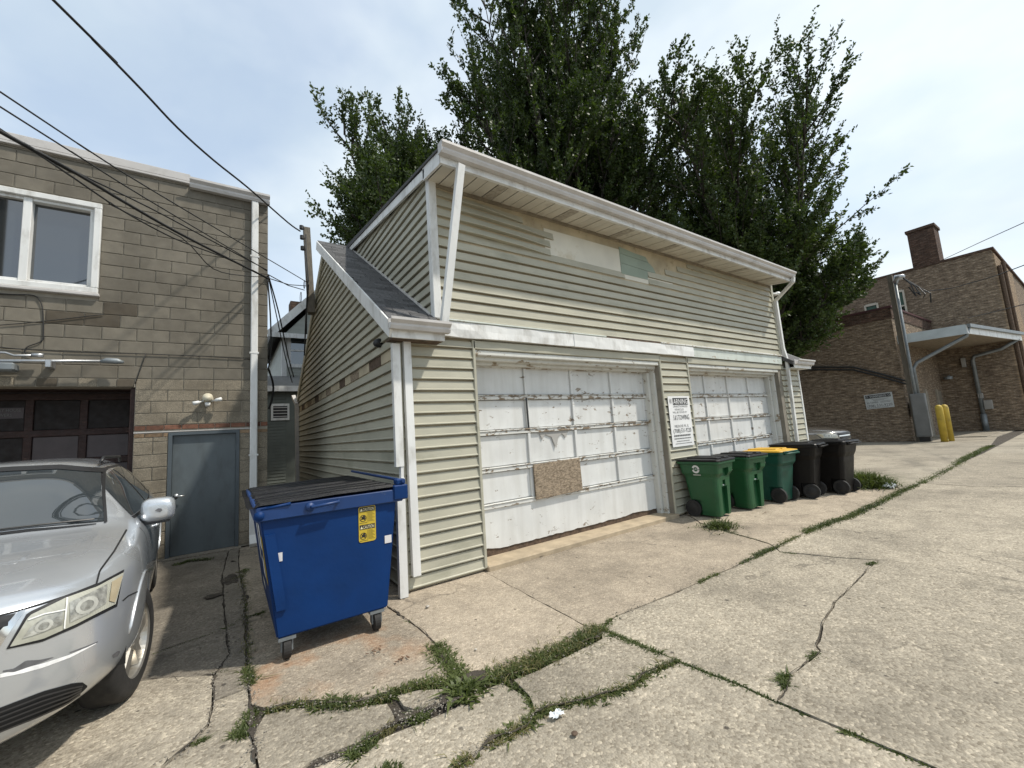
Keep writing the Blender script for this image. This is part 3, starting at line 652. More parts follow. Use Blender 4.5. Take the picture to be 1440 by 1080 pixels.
# overhead doors
def ovh(a, b_, osb):
    Yd = YF+.275; x0, x1 = a+.08, b_-.08; zt = [2.56, 2.09, 1.615, 1.13, .67, .075]; n = 4; cw = (x1-x0)/n
    d = part('overhead_door', bx(x0, x1, Yd+.03, Yd+.05, .09, 2.58), m_peelw, gar)
    d['label'] = 'white overhead door with peeling paint and a chipboard patch' if osb else 'white panelled overhead door with light wear'
    for j, z in enumerate(zt[:-1]):
        w = .035 if j else .06
        part('rail', bx(x0+.002, x1-.002, Yd-.028, Yd+.03, z-w, z+w*.35, .005), m_peelw2, d)
        part('rail_lip', bx(x0+.004, x1-.004, Yd-.040, Yd+.0, z+w*.35+.003, z+w*.35+.018, .004), m_peelw2, d)
    for i in range(n+1):
        x = x0+cw*i
        for j in range(4):
            part('stile', bx(max(x0+.003, x-.026), min(x1-.003, x+.022), Yd-.024, Yd+.028, zt[j+1]+.035, zt[j]-.04, .005), m_peelw, d)
    for i in range(n):
        for j in range(4):
            if osb and i == 1 and j == 3: continue
            part('panel', bx(x0+cw*i+.024, x0+cw*(i+1)-.024, Yd+.006, Yd+.024, zt[j+1]+.037, zt[j]-.042, .006), m_peelw, d)
    # bottom section with a ragged, rotten lower edge
    b = bmesh.new(); N_ = 60; top, bot, mid = [], [], []
    for k in range(N_+1):
        x = x0+(x1-x0)*k/N_; e = .055*max(0, mnoise.noise((x*1.7, 2, 5)))+.03*abs(mnoise.noise((x*9, 1, 0))) + .008
        top.append(x); bot.append(.115+e if osb else .115+e*.5)
    V = [[b.verts.new((x, y, z)) for x, z in zip(top, zz)] for y, zz in ((Yd-.008, [.635]*(N_+1)), (Yd-.008, bot), (Yd+.03, bot), (Yd+.03, [.635]*(N_+1)))]
    for A, B in zip(V, V[1:]):
        for k in range(N_): b.faces.new((A[k], A[k+1], B[k+1], B[k]))
    bmesh.ops.recalc_face_normals(b, faces=b.faces[:]); part('bottom_section', b, m_peelw, d)
    b = bmesh.new(); box(b, x0, x1, Yd+.005, Yd+.028, .05, .20); part('rotten_bottom_rail', b, m_rotw, d)
    if osb:
        M_ = Matrix.Translation((x0+cw*1.5, Yd-.052, .90)) @ Matrix.Rotation(R_(-1.2), 4, 'Y')
        part('chipboard_patch', bx(-.435, .445, -.012, .012, -.235, .245, .004, M=M_), m_osb, d)['label'] = 'bare brown chipboard sheet patching one panel'
        M_ = Matrix.Translation((x0+cw*.985, Yd-.031, 1.86)) @ Matrix.Rotation(R_(-1), 4, 'Y'); part('black_strip', bx(-.012, .012, -.004, .004, -.24, .22, M=M_), m_blk, d)
        b = bmesh.new(); # curled flap of loose paint skin
        zc = 1.60; pts = [(-.33, 0), (-.25, -.05), (-.21, -.13), (-.15, -.06), (-.04, -.10), (.03, -.27), (.09, -.12), (.17, -.06), (.24, -.13), (.30, -.03), (.33, 0)]
        vs = [b.verts.new((x0+cw*1.5+p, Yd-.006-.05*abs(q), zc+q)) for p, q in pts]; b.faces.new(vs)
        part('loose_paint_flap', b, M('paint_flap', (.33, .32, .30), .8, .1, 4, .1), d)
ovh(*O1, True); ovh(*O2, False)
part('threshold', bx(O1[0]-.0, O1[1]+.06, YF-.06, YF+.5, -.03, .055, .012), M('threshold_concrete', (.36, .29, .20), .9, .2, 6, .5, 60), gar)
part('threshold', bx(O2[0]-.0, O2[1]+.06, YF-.06, YF+.5, -.03, .06, .012), m_conc2, gar)
# fascia band between the storeys
def wavyband(x0, x1, Yo, z0, z1, mat, name, amp=.008, lean=.0):
    b = bmesh.new(); n = int((x1-x0)/.12)+1; r = []
    for k in range(n+1):
        x = x0+(x1-x0)*k/n; w = amp*mnoise.noise((x*2.3, 4, z0)); w2 = amp*mnoise.noise((x*3.1, 9, z0))
        r.append([b.verts.new(q) for q in ((x, YF, z1), (x, Yo+lean+w, z1+w*.5), (x, Yo+w2+lean*.4, (z0+z1)/2), (x, Yo+w, z0+w2), (x, YF, z0))])
    for A, B in zip(r, r[1:]):
        for j in range(4): b.faces.new((A[j], A[j+1], B[j+1], B[j]))
    b.faces.new(r[0]); b.faces.new(r[-1][::-1]); bmesh.ops.recalc_face_normals(b, faces=b.faces[:])
    return part(name, b, mat, gar)
wavyband(DX0+.03, 4.2, YF-.075, 2.80, 2.985, m_white, 'fascia_wrap', .012); wavyband(4.2, 5.35, YF-.082, 2.795, 2.985, m_white, 'fascia_wrap', .01)
wavyband(5.35, 7.28, YF-.073, 2.80, 2.983, m_white, 'fascia_wrap', .012); wavyband(7.28, 10.98, YF-.05, 2.80, 2.985, m_mint, 'mint_fascia', .004)
part('drip_flashing', bx(DX0+.12, 4.9, YF-.085, YF-.0, 2.992, 3.015, .006), m_mint, gar); part('drip_flashing', bx(6.3, 10.98, YF-.08, YF-.0, 2.99, 3.02, .006), m_peelj, gar)
wavyband(4.9, 6.3, YF-.06, 2.99, 3.015, m_rotw, 'rotten_flashing', .02)
part('loose_corner_clip', bx(DX0-.45, DX0+.05, YF-.02, YF+.0, 2.80, 2.93, .004), m_mint, gar)
# upper front siding, torn along the top
k = 0; z = 3.03
PX = lambda u, v: py(u, v, YF).x
while z < 4.63:
    m_ = m_side
    segs = [(DX0+.05, DX1-.06)]
    if z > 4.60: segs = [(DX0+.05, PX(735, 322)), (7.5, DX1-.06)]
    elif z > 4.47: segs = [(DX0+.05, PX(776, 320)), (7.15, DX1-.06)]
    elif z > 4.34: segs = [(DX0+.05, PX(772, 334)), (6.75, DX1-.06)]
    elif z > 4.21: segs = [(DX0+.05, PX(772, 334)), (6.22, DX1-.06)]
    elif z > 4.08: segs = [(DX0+.05, PX(876, 372)), (6.22, DX1-.06)]
    out_ = []
    for a, b_ in segs:                              # lap joints at odd places
        while b_-a > 4.4:
            l_ = random.uniform(2.6, 3.7); out_.append((a, a+l_)); a += l_-.012
        out_.append((a, b_))
    for a, b_ in out_:
        sag = a < 3 and b_ < 5 and z > 4.02
        boardY(a, b_, z, min(E_, 4.738-z), YF, m_, dz1=-.05 if sag and z > 4.15 else (-.03 if sag else 0), lift=.05 if sag else 0)
    z += E_; k += 1
part('sheathing', bx(DX0+.04, DX1-.04, YF+.002, YF+.02, 4.02, 4.83), m_foamy, gar)
part('foam_board', bx(PX(765, 330), PX(880, 370), YF-.004, YF+.001, 4.2, 4.60), m_foam, gar); part('foam_board', bx(PX(810, 380), PX(945, 395), YF-.006, YF+.0, 4.09, 4.215), m_foam, gar)
b = bmesh.new(); x0, x1 = 5.50, 6.45
for p in (((x0, 4.17), (6.2, 4.17), (6.22, 4.33), (x0, 4.36)), ((x0, 4.365), (6.25, 4.335), (6.45, 4.33), (6.4, 4.42), (6.28, 4.5), (x0, 4.53)), ((x0, 4.535), (6.27, 4.505), (6.2, 4.60), (5.9, 4.61), (x0, 4.65))):
    prism(b, [(q[0], q[1]) for q in p], YF-.012, YF+.0, 'y')
part('green_panel', b, m_green, gar)
part('frieze_board', bx(DX0+.05, DX1-.05, YF-.018, YF+.01, 4.735, 4.80, .005), M('frieze', (.22, .19, .14), .85, .3, 6, .3, 40), gar)
# corner posts, wall ends 
part('corner_post', bx(DX0-.03, DX0+.075, YF-.035, YF+.06, 3.02, 4.93, .008), m_white, gar)
part('corner_post', bx(DX1-.075, DX1+.03, YF-.03, YF+.06, 3.02, 4.85, .008), m_side, gar)
part('corner_post', bx(XG-.05, XG+.02, YF-.03, YF+.06, .03, 2.90, .008), m_white, gar)
part('corner_post', bx(XL-.028, XL+.03, YF-.026, YF+.05, .03, 2.85, .008), m_side, gar)
# gable end wall facing left
def yr_g(z):
    f = YF+.02 if z < roof_z(YF+.02)-.16 else RY-(RZ-.16-z)/SL
    r = YRR if z < roof_z(YRR)-.16 else RY+(RZ-.16-z)/SL
    return f, r
z = .03; k = 0
while z < 5.44:
    if k == 19:                                    # a course is missing: bare boards show
        pass
    else: boardX(z, E_, XL, yr_g, m_side)
    if k == 19: zslit = z
    z += E_; k += 1
y = YF+.05; k = 0
while y < YRR-.1:
    w = random.uniform(.35, .8); part('bare_board', bx(XL+.004, XL+.016, y, min(y+w, YRR), zslit+.002, zslit+E_-.004), (m_foamy, m_rotw, m_foamy, m_osb)[k % 4], gar); y += w+.02; k += 1
def yr_r(z): return yr_g(z)
z = .03
while z < 2.8: boardX(z, E_, XG, yr_g, m_side, sgn=1); z += E_
# dormer side wall facing left
DS = .165; DZ0 = 4.985                            # dormer roof: top surface over the front wall, slope
def dz_(y): return DZ0 + DS*(y-YF)
def yr_d(z):
    f = YF+.03 if z < dz_(YF)-.14 else YF + (z+.14-DZ0)/DS
    r = RY - (RZ-z+.0)/SL
    return f, r
z = 2.98; k = 0
while z < 5.5:
    if yr_d(z+E_)[1] - yr_d(z+E_)[0] > .05: boardX(z, E_, DX0, yr_d, m_side)
    z += E_
# roofs
rf = bmesh.new(); th = .1
for x0, x1 in ((XL-.15, DX0-.005), (DX1+.005, XG+.15)):
    prism(rf, [(4.22, roof_z(4.22)), (RY, RZ), (RY, RZ-th), (4.22, roof_z(4.22)-th)], x0, x1, 'x')
prism(rf, [(RY+.001, RZ), (YRR+.25, roof_z(YRR+.25)), (YRR+.25, roof_z(YRR+.25)-th), (RY+.001, RZ-th)], XL-.035, XG+.15, 'x')
roof = part('roof', rf, m_shing, gar)
DY0 = YF-.50
df = bmesh.new(); prism(df, [(DY0, dz_(DY0)), (RY+.1, dz_(RY+.1)), (RY+.1, dz_(RY+.1)-.09), (DY0, dz_(DY0)-.03)], DX0-.09, DX1-.06, 'x'); part('dormer_roof', df, m_shing, gar)
tabm = []
for w in (.31, .22, .16):
    b = bx(0, w-.008, 0, .17, 0, .012, .003); me_ = bpy.data.meshes.new('shingle'); b.to_mesh(me_); b.free(); me_.materials.append(m_shing); tabm.append((w, me_))
ang = math.atan(SL); sl_len = (RY-4.20)/math.cos(ang); ex = .125
for r_ in range(int(sl_len/ex)):
    y = 4.20+r_*ex*math.cos(ang); z = roof_z(y)+.006
    x = XL-.155 - random.uniform(0, .25)
    while x < DX0-.06:
        w, me_ = random.choice(tabm); x0 = max(x, XL-.155); x1 = min(x+w, DX0-.012)
        if x1-x0 > .04: share('shingle', me_, roof, (x0, y, z), (ang+.02, 0, 0), ((x1-x0)/w, 1, 1)).location -= Vector((0, 0, 0))
        x += w
for o in roof.children: o.location += OFF[gar.name]*0 
# rake boards
for x in (XL-.165, XG+.165):
    for s in (-1, 1):
        b = bmesh.new(); y1 = RY+s*(RY-4.20)
        xx = XL-.03 if s > 0 and x < 5 else x; beam(b, (xx, RY+(.02 if s > 0 else 0), RZ-.085), (xx, y1, roof_z(y1)-.085), (1, 0, 0), .028, .16); part('rake_board', b, m_white if xx == x else m_side, gar)
for s in (-1,):
    b = bmesh.new(); y1 = RY+s*(RY-4.25); beam(b, (XL-.075, RY, RZ-.135), (XL-.075, y1, roof_z(y1)-.135), (1, 0, 0), .15, .012); part('rake_soffit', b, m_white, gar)
b = bmesh.new(); beam(b, (DX0-.06, YF-.02, dz_(YF-.02)-.12), (DX0-.06, RY, dz_(RY)-.12), (1, 0, 0), .03, .12); part('dormer_rake', b, m_white, gar)
b = bmesh.new(); beam(b, (DX1-.04, DY0, dz_(DY0)-.10), (DX1-.04, RY, dz_(RY)-.10), (1, 0, 0), .025, .15); part('dormer_rake', b, m_white, gar)
b = bmesh.new(); beam(b, (DX0-.03, YF+.05, roof_z(YF+.05)+.025), (DX0-.03, RY-.2, roof_z(RY-.2)+.025), (1, 0, 0), .05, .02); part('step_flashing', b, m_gut, gar)
# eave of the dormer: soffit planks, fascia, gutter
zs0, zs1 = dz_(DY0)-.19, 4.79                      # soffit outer / inner height
x = DX0-.03; k = 0
while x < DX1-.12:
    w = .155; b = bmesh.new(); d = .004*(k % 2)
    beam(b, (x+w/2, DY0+.035, zs0+.014-d), (x+w/2, YF-.004, zs1-d), (1, 0, 0), w-.012, .012)
    part('soffit_plank', b, m_soffit if k % 8 != 5 else M('soffit_vent', (.34, .31, .26), .8, .3, 20), gar); x += w; k += 1
b = bmesh.new(); beam(b, (DX0-.05, DY0+.05, zs0+.04), (DX0-.05, YF, zs1+.035), (1, 0, 0), .03, .01)
prism(b, [(DY0+.03, zs0), (YF+.02, zs1), (YF+.02, zs1+.17), (DY0+.03, zs0+.16)], DX0-.075, DX0-.045, 'x'); part('eave_return', b, m_white, gar)
part('soffit_backing', (lambda b: (beam(b, ((DX0+DX1)/2, DY0+.05, zs0+.06), ((DX0+DX1)/2, YF, zs1+.045), (1, 0, 0), DX1-DX0, .01), b)[1])(bmesh.new()), m_blk, gar)
wav = bmesh.new(); r = []; n = 50
for k in range(n+1):
    x = DX0-.08+(DX1-DX0+.02)*k/n; w = .006*mnoise.noise((x*1.5, 0, 0)); w2 = .006*mnoise.noise((x*2.2, 5, 0))
    r.append([wav.verts.new(q) for q in ((x, DY0, zs0+.17), (x, DY0+w, zs0+.06), (x, DY0-.005+w2, zs0-.004), (x, DY0+.045, zs0+.002))])
for A, B in zip(r, r[1:]):
    for j in range(3): wav.faces.new((A[j], A[j+1], B[j+1], B[j]))
bmesh.ops.recalc_face_normals(wav, faces=wav.faces[:]); part('fascia', wav, m_white, gar)
gx = bmesh.new(); prism(gx, gutter_prof(DY0-.003, dz_(DY0)-.11, 1.0), DX0-.10, DX1-.06, 'x'); box(gx, DX0-.104, DX0-.1005, DY0-.11, DY0-.003, dz_(DY0)-.11, dz_(DY0)+.015); part('gutter', gx, m_gut, gar)
gx = bmesh.new(); prism(gx, gutter_prof(4.215, roof_z(4.215)-.085, .95), XL-.19, DX0+.03, 'x'); part('gutter', gx, m_gut, gar)
gx = bmesh.new(); prism(gx, gutter_prof(4.215, roof_z(4.215)-.085, .95), DX1+.05, XG+.17, 'x'); part('gutter', gx, m_gut, gar)
part('eave_fascia', bx(XL-.15, DX0-.01, 4.217, 4.24, roof_z(4.22)-.17, roof_z(4.22)-.03, .003), m_white, gar)
part('eave_fascia', bx(DX1+.05, XG+.15, 4.217, 4.24, roof_z(4.22)-.17, roof_z(4.22)-.03, .003), m_white, gar)
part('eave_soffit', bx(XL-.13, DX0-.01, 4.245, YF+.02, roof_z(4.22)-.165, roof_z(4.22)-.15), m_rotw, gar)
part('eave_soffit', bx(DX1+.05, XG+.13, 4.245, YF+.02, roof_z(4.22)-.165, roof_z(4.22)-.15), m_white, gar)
# downspouts
def spout(pts, w, d, mat, name='downspout', sub=None):
    b = bmesh.new()
    for a, c in zip(pts, pts[1:]): beam(b, a, c, (1, 0, 0), w, d)
    return part(name, b, mat, gar)
a = py(648, 232, DY0-.06); c = py(624, 447, 4.20)
spout([a, (c.x, 4.19, roof_z(4.2)+.06)], .085, .065, m_white)['label'] = 'white downspout leaning from the upper gutter to the lower one'
spout([(1.635, 4.42, 2.74), (1.645, 4.40, .17)], .085, .065, m_white)
b = bmesh.new(); beam(b, (1.505, 4.41, 2.66), (1.50, 4.395, 1.32), (1, 0, 0), .085, .065); beam(b, (1.50, 4.395, 1.2), (1.492, 4.38, .0), (1, 0, 0), .085, .065); beam(b, (1.525, 4.40, 1.35), (1.522, 4.40, 1.17), (1, 0, 0), .03, .06); part('downspout', b, m_white, gar)['label'] = 'white downspout with a torn gap halfway down'
e = Vector((DX1-.12, DY0-.06, dz_(DY0)-.11))
spout([e, e+Vector((0, .02, -.1)), (DX1+.03, YF-.06, 4.40), (DX1+.05, YF-.06, 3.2), (DX1+.06, YF-.10, 2.9), (DX1+.06, YF-.06, .2)], .075, .06, m_white)
spout([(XL-.12, YRR+.15, 3.0), (XL-.06, YRR-.05, 2.75), (XL-.05, YRR-.05, .1)], .09, .08, m_gut)
# lamps and camera
def dome(name, label, cat, p, ax, r, mat):
    b = bmesh.new(); p = Vector(p); ax = Vector(ax).normalized()
    prof = [(0, r*.9), (.4*r, r), (1.0*r, r*.9), (1.5*r, r*.55), (1.7*r, r*.12)]
    tube(b, [p+ax*t_ for t_, _ in prof], [q for _, q in prof], 16); o = part(name, b, mat, None, True); tag(o, label, cat); return o
dome('wall_lamp', 'small black wall lamp under the lower gutter on sage siding', 'lamp', py(592, 477, YF), (0, -1, -.15), .045, m_blk)
dome('wall_lamp', 'small black wall lamp on the gable end siding beside a missing course', 'lamp', px(536, 482, XL), (-1, 0, -.2), .06, m_blk)
sc = thing('security_camera', 'white dome security camera on a bracket below the upper gutter end', 'camera', tuple(py(1088, 414, YF)), world=True)
q = py(1086, 413, YF); b = bmesh.new(); tube(b, [q, q+Vector((.22, -.02, .02))], .025, 8); part('bracket', b, m_whp, sc)
b = bmesh.new(); c = q+Vector((.25, -.02, .03)); tube(b, [c+Vector((0, 0, .04)), c, c+Vector((0, 0, -.06))], [.04, .075, .08], 14); part('housing', b, m_whp, sc, True)
b = bmesh.new(); tube(b, [c+Vector((0, 0, -.061)), c+Vector((0, 0, -.11)), c+Vector((0, 0, -.14))], [.072, .06, .02], 14); part('dome', b, glass('smoked_dome', (.02, .02, .02), .05), sc, True)
# towing sign on the pier between the doors
sn = thing('warning_sign', 'tall white parking warning sign with faded lettering between the garage doors', 'sign', (6.68, YF-.04, 1.15), world=True)
X0, X1, Z0, Z1 = 6.36, 7.0, 1.16, 2.05; Ys = YF-.036
part('board', bx(X0, X1, Ys, Ys+.006, Z0, Z1), M('sign_white', (.72, .72, .71), .5, .06, 3, .05, 20), sn)
part('header_bar', bx(X0+.13, X1-.06, Ys-.003, Ys-.001, Z1-.155, Z1-.03), M('sign_black', (.05, .05, .05), .6, .3, 4, 0), sn)
m_ink = M('faded_ink', (.16, .16, .16), .7, .6, 18, 0); m_ink2 = M('black_ink', (.05, .05, .05), .7, .5, 14, 0)
text_part('lettering', [('W', .03, .75, .07, .10)], m_ink, sn, (X0, Ys-.003, Z0), (1, 0, 0), (0, 0, 1))
text_part('lettering', [('ARNING', .14, .75, .43, .09)], M('sign_white', (.7, .7, .7)), sn, (X0, Ys-.006, Z0), (1, 0, 0), (0, 0, 1))
text_part('lettering', [('UNAUTHORIZED', .13, .69, .43, .035), ('VEHICLES', .16, .635, .27, .035), ('WILL BE TOWED BY', .10, .585, .42, .033),
    ('MELROSE PK, IL', .11, .335, .42, .045)], m_ink, sn, (X0, Ys-.003, Z0), (1, 0, 0), (0, 0, 1))
text_part('lettering', [('S & S', .10, .465, .12, .09), ('TOWING', .24, .465, .33, .09), ('(708)', .06, .24, .2, .07), ('531-9220', .28, .24, .31, .075)], m_ink2, sn, (X0, Ys-.003, Z0), (1, 0, 0), (0, 0, 1))

b = bmesh.new()
for zz, x0, x1, hh_ in ((.175, .06, .56, .03), (.13, .06, .56, .018), (.085, .12, .5, .014), (.045, .08, .56, .012)):
    x = x0; k = 0
    while x < x1:
        w = .012+.02*((k*7) % 5)/4; quad(b, (X0+x, Ys-.003, Z0+zz), (X0+x+w, Ys-.003, Z0+zz), (X0+x+w, Ys-.003, Z0+zz+hh_), (X0+x, Ys-.003, Z0+zz+hh_)); x += w+.008; k += 1
part('small_print', b, m_ink, sn)
# ------------------------------------------------------------------ dumpster
m_blue = M('blue_steel_paint', (.001, .027, .118), .55, .12, 2.5, .35, 5, bdist=.012, dirt=(.001, .022, .09), dscale=2.0, dth=(.5, .8)); m_blue.node_tree.nodes['Principled BSDF'].inputs['Specular IOR Level'].default_value = .22
m_blue2 = M('blue_steel_paint_worn', (.002, .030, .125), .5, .15, 4, .08, 30, dirt=(.07, .09, .12), dscale=14, dth=(.64, .70))
m_lid = M('black_lid_plastic', (.016, .016, .019), .4, .25, 5, .2, 40, dirt=(.035, .034, .034), dscale=4, dth=(.5, .8))
m_yel = M('yellow_label', (.50, .36, .03), .5, .05, 4, 0)
dp = thing('dumpster', 'blue steel dumpster on casters with black lids and yellow caution label', 'dumpster', (.72, 4.7, 0), world=True)
def frustum(bm, r0, r1):
    (xa, xb, ya, yb, za), (xc, xd, yc, yd, zc) = r0, r1
    A = [bm.verts.new(p) for p in ((xa, ya, za), (xb, ya, za), (xb, yb, za), (xa, yb, za))]; B = [bm.verts.new(p) for p in ((xc, yc, zc), (xd, yc, zc), (xd, yd, zc), (xc, yd, zc))]
    bm.faces.new(A[::-1]); bm.faces.new(B)
    for k in range(4): bm.faces.new((A[k], A[(k+1) % 4], B[(k+1) % 4], B[k]))
FY = 3.77
b = bmesh.new(); frustum(b, (.31, 1.15, FY+.02, 5.42, .17), (.19, 1.255, FY, 5.60, 1.13)); bmesh.ops.bevel(b, geom=b.edges[:], offset=.012, segments=2, affect='EDGES'); part('body', b, m_blue, dp)
def fx(u, v): return py(u, v, FY)                  # a point on the front face
b = bmesh.new(); box(b, .165, 1.30, FY-.03, FY+.03, 1.055, 1.165, .008); box(b, .155, .205, FY+.03, 5.63, 1.06, 1.165, .008); box(b, 1.245, 1.295, FY+.03, 5.63, 1.06, 1.165, .008); box(b, .205, 1.245, 5.59, 5.63, 1.06, 1.165, .008)
part('rim', b, m_blue2, dp)
b = bmesh.new(); frustum(b, (.305, .375, FY-.008, FY+.03, .38), (.225, .295, FY-.018, FY+.03, .95)); part('corner_gusset', b, m_blue, dp)
b = bmesh.new(); tube(b, [(.19, FY-.045, 1.10), (.19, FY+.06, 1.10)], .035, 14); tube(b, [(.20, FY-.02, 1.145), (.40, FY-.035, 1.165)], .012, 8); part('corner_tube', b, m_blue, dp, True)
h0 = fx(437, 712); h1 = fx(474, 704)
b = bmesh.new(); tube(b, [h0+Vector((0, -.03, 0)), h0+Vector((0, -.075, .0)), h1+Vector((0, -.075, 0)), h1+Vector((0, -.03, 0))], .013, 10); disc(b, h0+Vector((-.01, -.028, 0)), (0, -1, 0), .035, .015, 14); part('handle', b, m_blue2, dp, True)
b = bmesh.new(); box(b, 1.215, 1.345, FY-.045, FY+.05, 1.07, 1.20, .01); box(b, 1.245, 1.33, FY-.03, FY+.06, 1.2, 1.25, .01); part('hinge_bracket', b, m_blue, dp)
b = bmesh.new(); tube(b, [(1.30, FY-.05, 1.235), (1.30, 5.62, 1.245)], .014, 10); part('hinge_rod', b, m_blue2, dp)
for j, (ya, yb) in enumerate(((FY-.035, 4.68), (4.70, 5.63))):
    b = bmesh.new(); nx, ny = 30, 44; V = []
    for i in range(nx+1):
        s = i/nx; x = .115+(1.30-.115)*s
        row = []
        for q in range(ny+1):
            t_ = q/ny; rib = .022 if (.06 < s < .95 and .04 < t_ < .97 and (t_*4.2 + .9) % 1.0 < .62) else 0
            z = 1.170 + .016*s + .008*math.sin(math.pi*min(1, s*1.02)) - .02*math.sin(math.pi*t_)*(1-s) + rib + .006*mnoise.noise((x*3, t_*3, j))
            if s < .05: z -= .012
            row.append(b.verts.new((x, ya+(yb-ya)*t_, z)))
        V.append(row)
    for i in range(nx):
        for q in range(ny): b.faces.new((V[i][q], V[i+1][q], V[i+1][q+1], V[i][q+1]))
    r_ = bmesh.ops.solidify(b, geom=b.faces[:], thickness=.012); bmesh.ops.recalc_face_normals(b, faces=b.faces[:]); part('lid', b, m_lid, dp)
    for s_ in (.16, .3):
        pass
# fork pocket on the long side, decals
b = bmesh.new(); box(b, .10, .27, 4.05, 4.25, .55, .72, .01); box(b, .10, .27, 5.05, 5.25, .55, .72, .01); 
for yy in (4.15, 5.15): pass
m_dec = M('white_decal', (.62, .62, .60), .5, .1)
def side_pt(y, z): return Vector((.31-(z-.17)/.96*.12-.004, y, z))
b.free()
for y0, y1, z0, z1 in ((4.08, 4.30, .78, .98), (4.08, 4.30, .55, .70), (4.5, 4.66, .62, 1.0), (4.5, 4.8, .35, .42)):
    b2 = bmesh.new(); quad(b2, side_pt(y0, z0), side_pt(y1, z0), side_pt(y1, z1), side_pt(y0, z1)); part('side_decal', b2, m_dec, dp)
b2 = bmesh.new(); quad(b2, side_pt(3.86, .55), side_pt(3.98, .55), side_pt(3.98, .92), side_pt(3.86, .92)); part('side_caution_label', b2, m_yel, dp)
# caution label on the end face
c0 = fx(505, 764); c1 = fx(529, 709); lx0, lz0, lw, lh = c0.x, c0.z, fx(529, 757).x-c0.x, c1.z-c0.z
def onface(x, z, o=.0): return Vector((x, FY+.02-(z-.17)/.96*.02-.004-o, z))
def plate(x0, x1, z0, z1, o): return [onface(x0, z0, o), onface(x1, z0, o), onface(x1, z1, o), onface(x0, z1, o)]
b = bmesh.new(); r = .02; pts = []
for cx, cz, a0 in ((lx0+lw-r, lz0+r, -90), (lx0+lw-r, lz0+lh-r, 0), (lx0+r, lz0+lh-r, 90), (lx0+r, lz0+r, 180)):
    for a in (0, 30, 60, 90): pts.append(onface(cx+r*math.cos(R_(a0+a)), cz+r*math.sin(R_(a0+a)), .001))
b.faces.new([b.verts.new(p) for p in pts]); lab = part('caution_label', b, m_yel, dp)
b = bmesh.new(); e = .008
for zz in (lz0+lh*.84, lz0+lh*.35): quad(b, *plate(lx0+e, lx0+lw-e, zz, zz+lh*.13, .002))
part('header_band', b, M('label_black', (.02, .018, .015), .6, .1, 4, 0), lab)
text_part('lettering', [('CAUTION', .035, lh*.86, lw-.05, lh*.085), ('CAUTION', .035, lh*.37, lw-.05, lh*.085)], M('label_pale', (.75, .68, .42), .6, .05, 4, 0), lab, onface(lx0, lz0, .0035), (1, 0, 0), (0, -.0209, 1))
b = bmesh.new()
for z_ in (.86, .37): b.faces.new([b.verts.new(onface(lx0+x, lz0+lh*z_+z, .003)) for x, z in ((.012, 0), (.034, 0), (.023, .024))])
part('warning_triangle', b, MATS['label_pale'], lab)
b = bmesh.new(); ink = MATS['label_black']
for zc in (lz0+lh*.66, lz0+lh*.17):
    n = 20; rr, ri = lw*.2, lw*.165; cx = lx0+lw*.26
    for k in range(n):
        a, c_ = 2*math.pi*k/n, 2*math.pi*(k+1)/n
        quad(b, *[onface(cx+q*math.cos(t_), zc+q*math.sin(t_), .002) for q, t_ in ((ri, a), (rr, a), (rr, c_), (ri, c_))])
    quad(b, onface(cx-rr*.75, zc+rr*.6, .002), onface(cx-rr*.6, zc+rr*.75, .002), onface(cx+rr*.75, zc-rr*.6, .002), onface(cx+rr*.6, zc-rr*.75, .002))
    quad(b, onface(cx-.02, zc-.012, .002), onface(cx+.022, zc-.006, .002), onface(cx+.01, zc+.03, .002), onface(cx-.01, zc+.01, .002))
    quad(b, *plate(lx0+lw*.05, lx0+lw*.48, zc-lh*.13, zc-lh*.12, .002))
    quad(b, *plate(lx0+lw*.495, lx0+lw*.505, zc-lh*.14, zc+lh*.17, .002))
    for k in range(9): quad(b, *plate(lx0+lw*.54, lx0+lw*(.80+.13*((k*7) % 3)/2), zc+lh*(.14-.03*k), zc+lh*(.147-.03*k), .002))
part('pictogram', b, ink, lab, kind='stuff')
for (u, v) in ((391, 784), (546, 758)):
    p = fx(u, v); b = bmesh.new(); quad(b, *plate(p.x-.03, p.x+.03, p.z-.033, p.z+.033, .001)); part('reflector', b, M('pale_reflector', (.62, .60, .60), .4, .05), dp)
for x, y in ((.38, FY+.07), (1.06, FY+.07), (.42, 5.32), (1.06, 5.32)):
    b = bmesh.new(); box(b, x-.06, x+.06, y-.05, y+.06, .145, .168); box(b, x-.042, x-.032, y-.03, y+.03, .06, .146); box(b, x+.032, x+.042, y-.03, y+.03, .06, .146); cs = part('caster', b, m_dsteel, dp)
    b = bmesh.new(); tube(b, [(x-.029, y, .075), (x-.024, y, .075), (x+.024, y, .075), (x+.029, y, .075)], [.06, .075, .075, .06], 22); part('wheel', b, m_rub, cs, False)

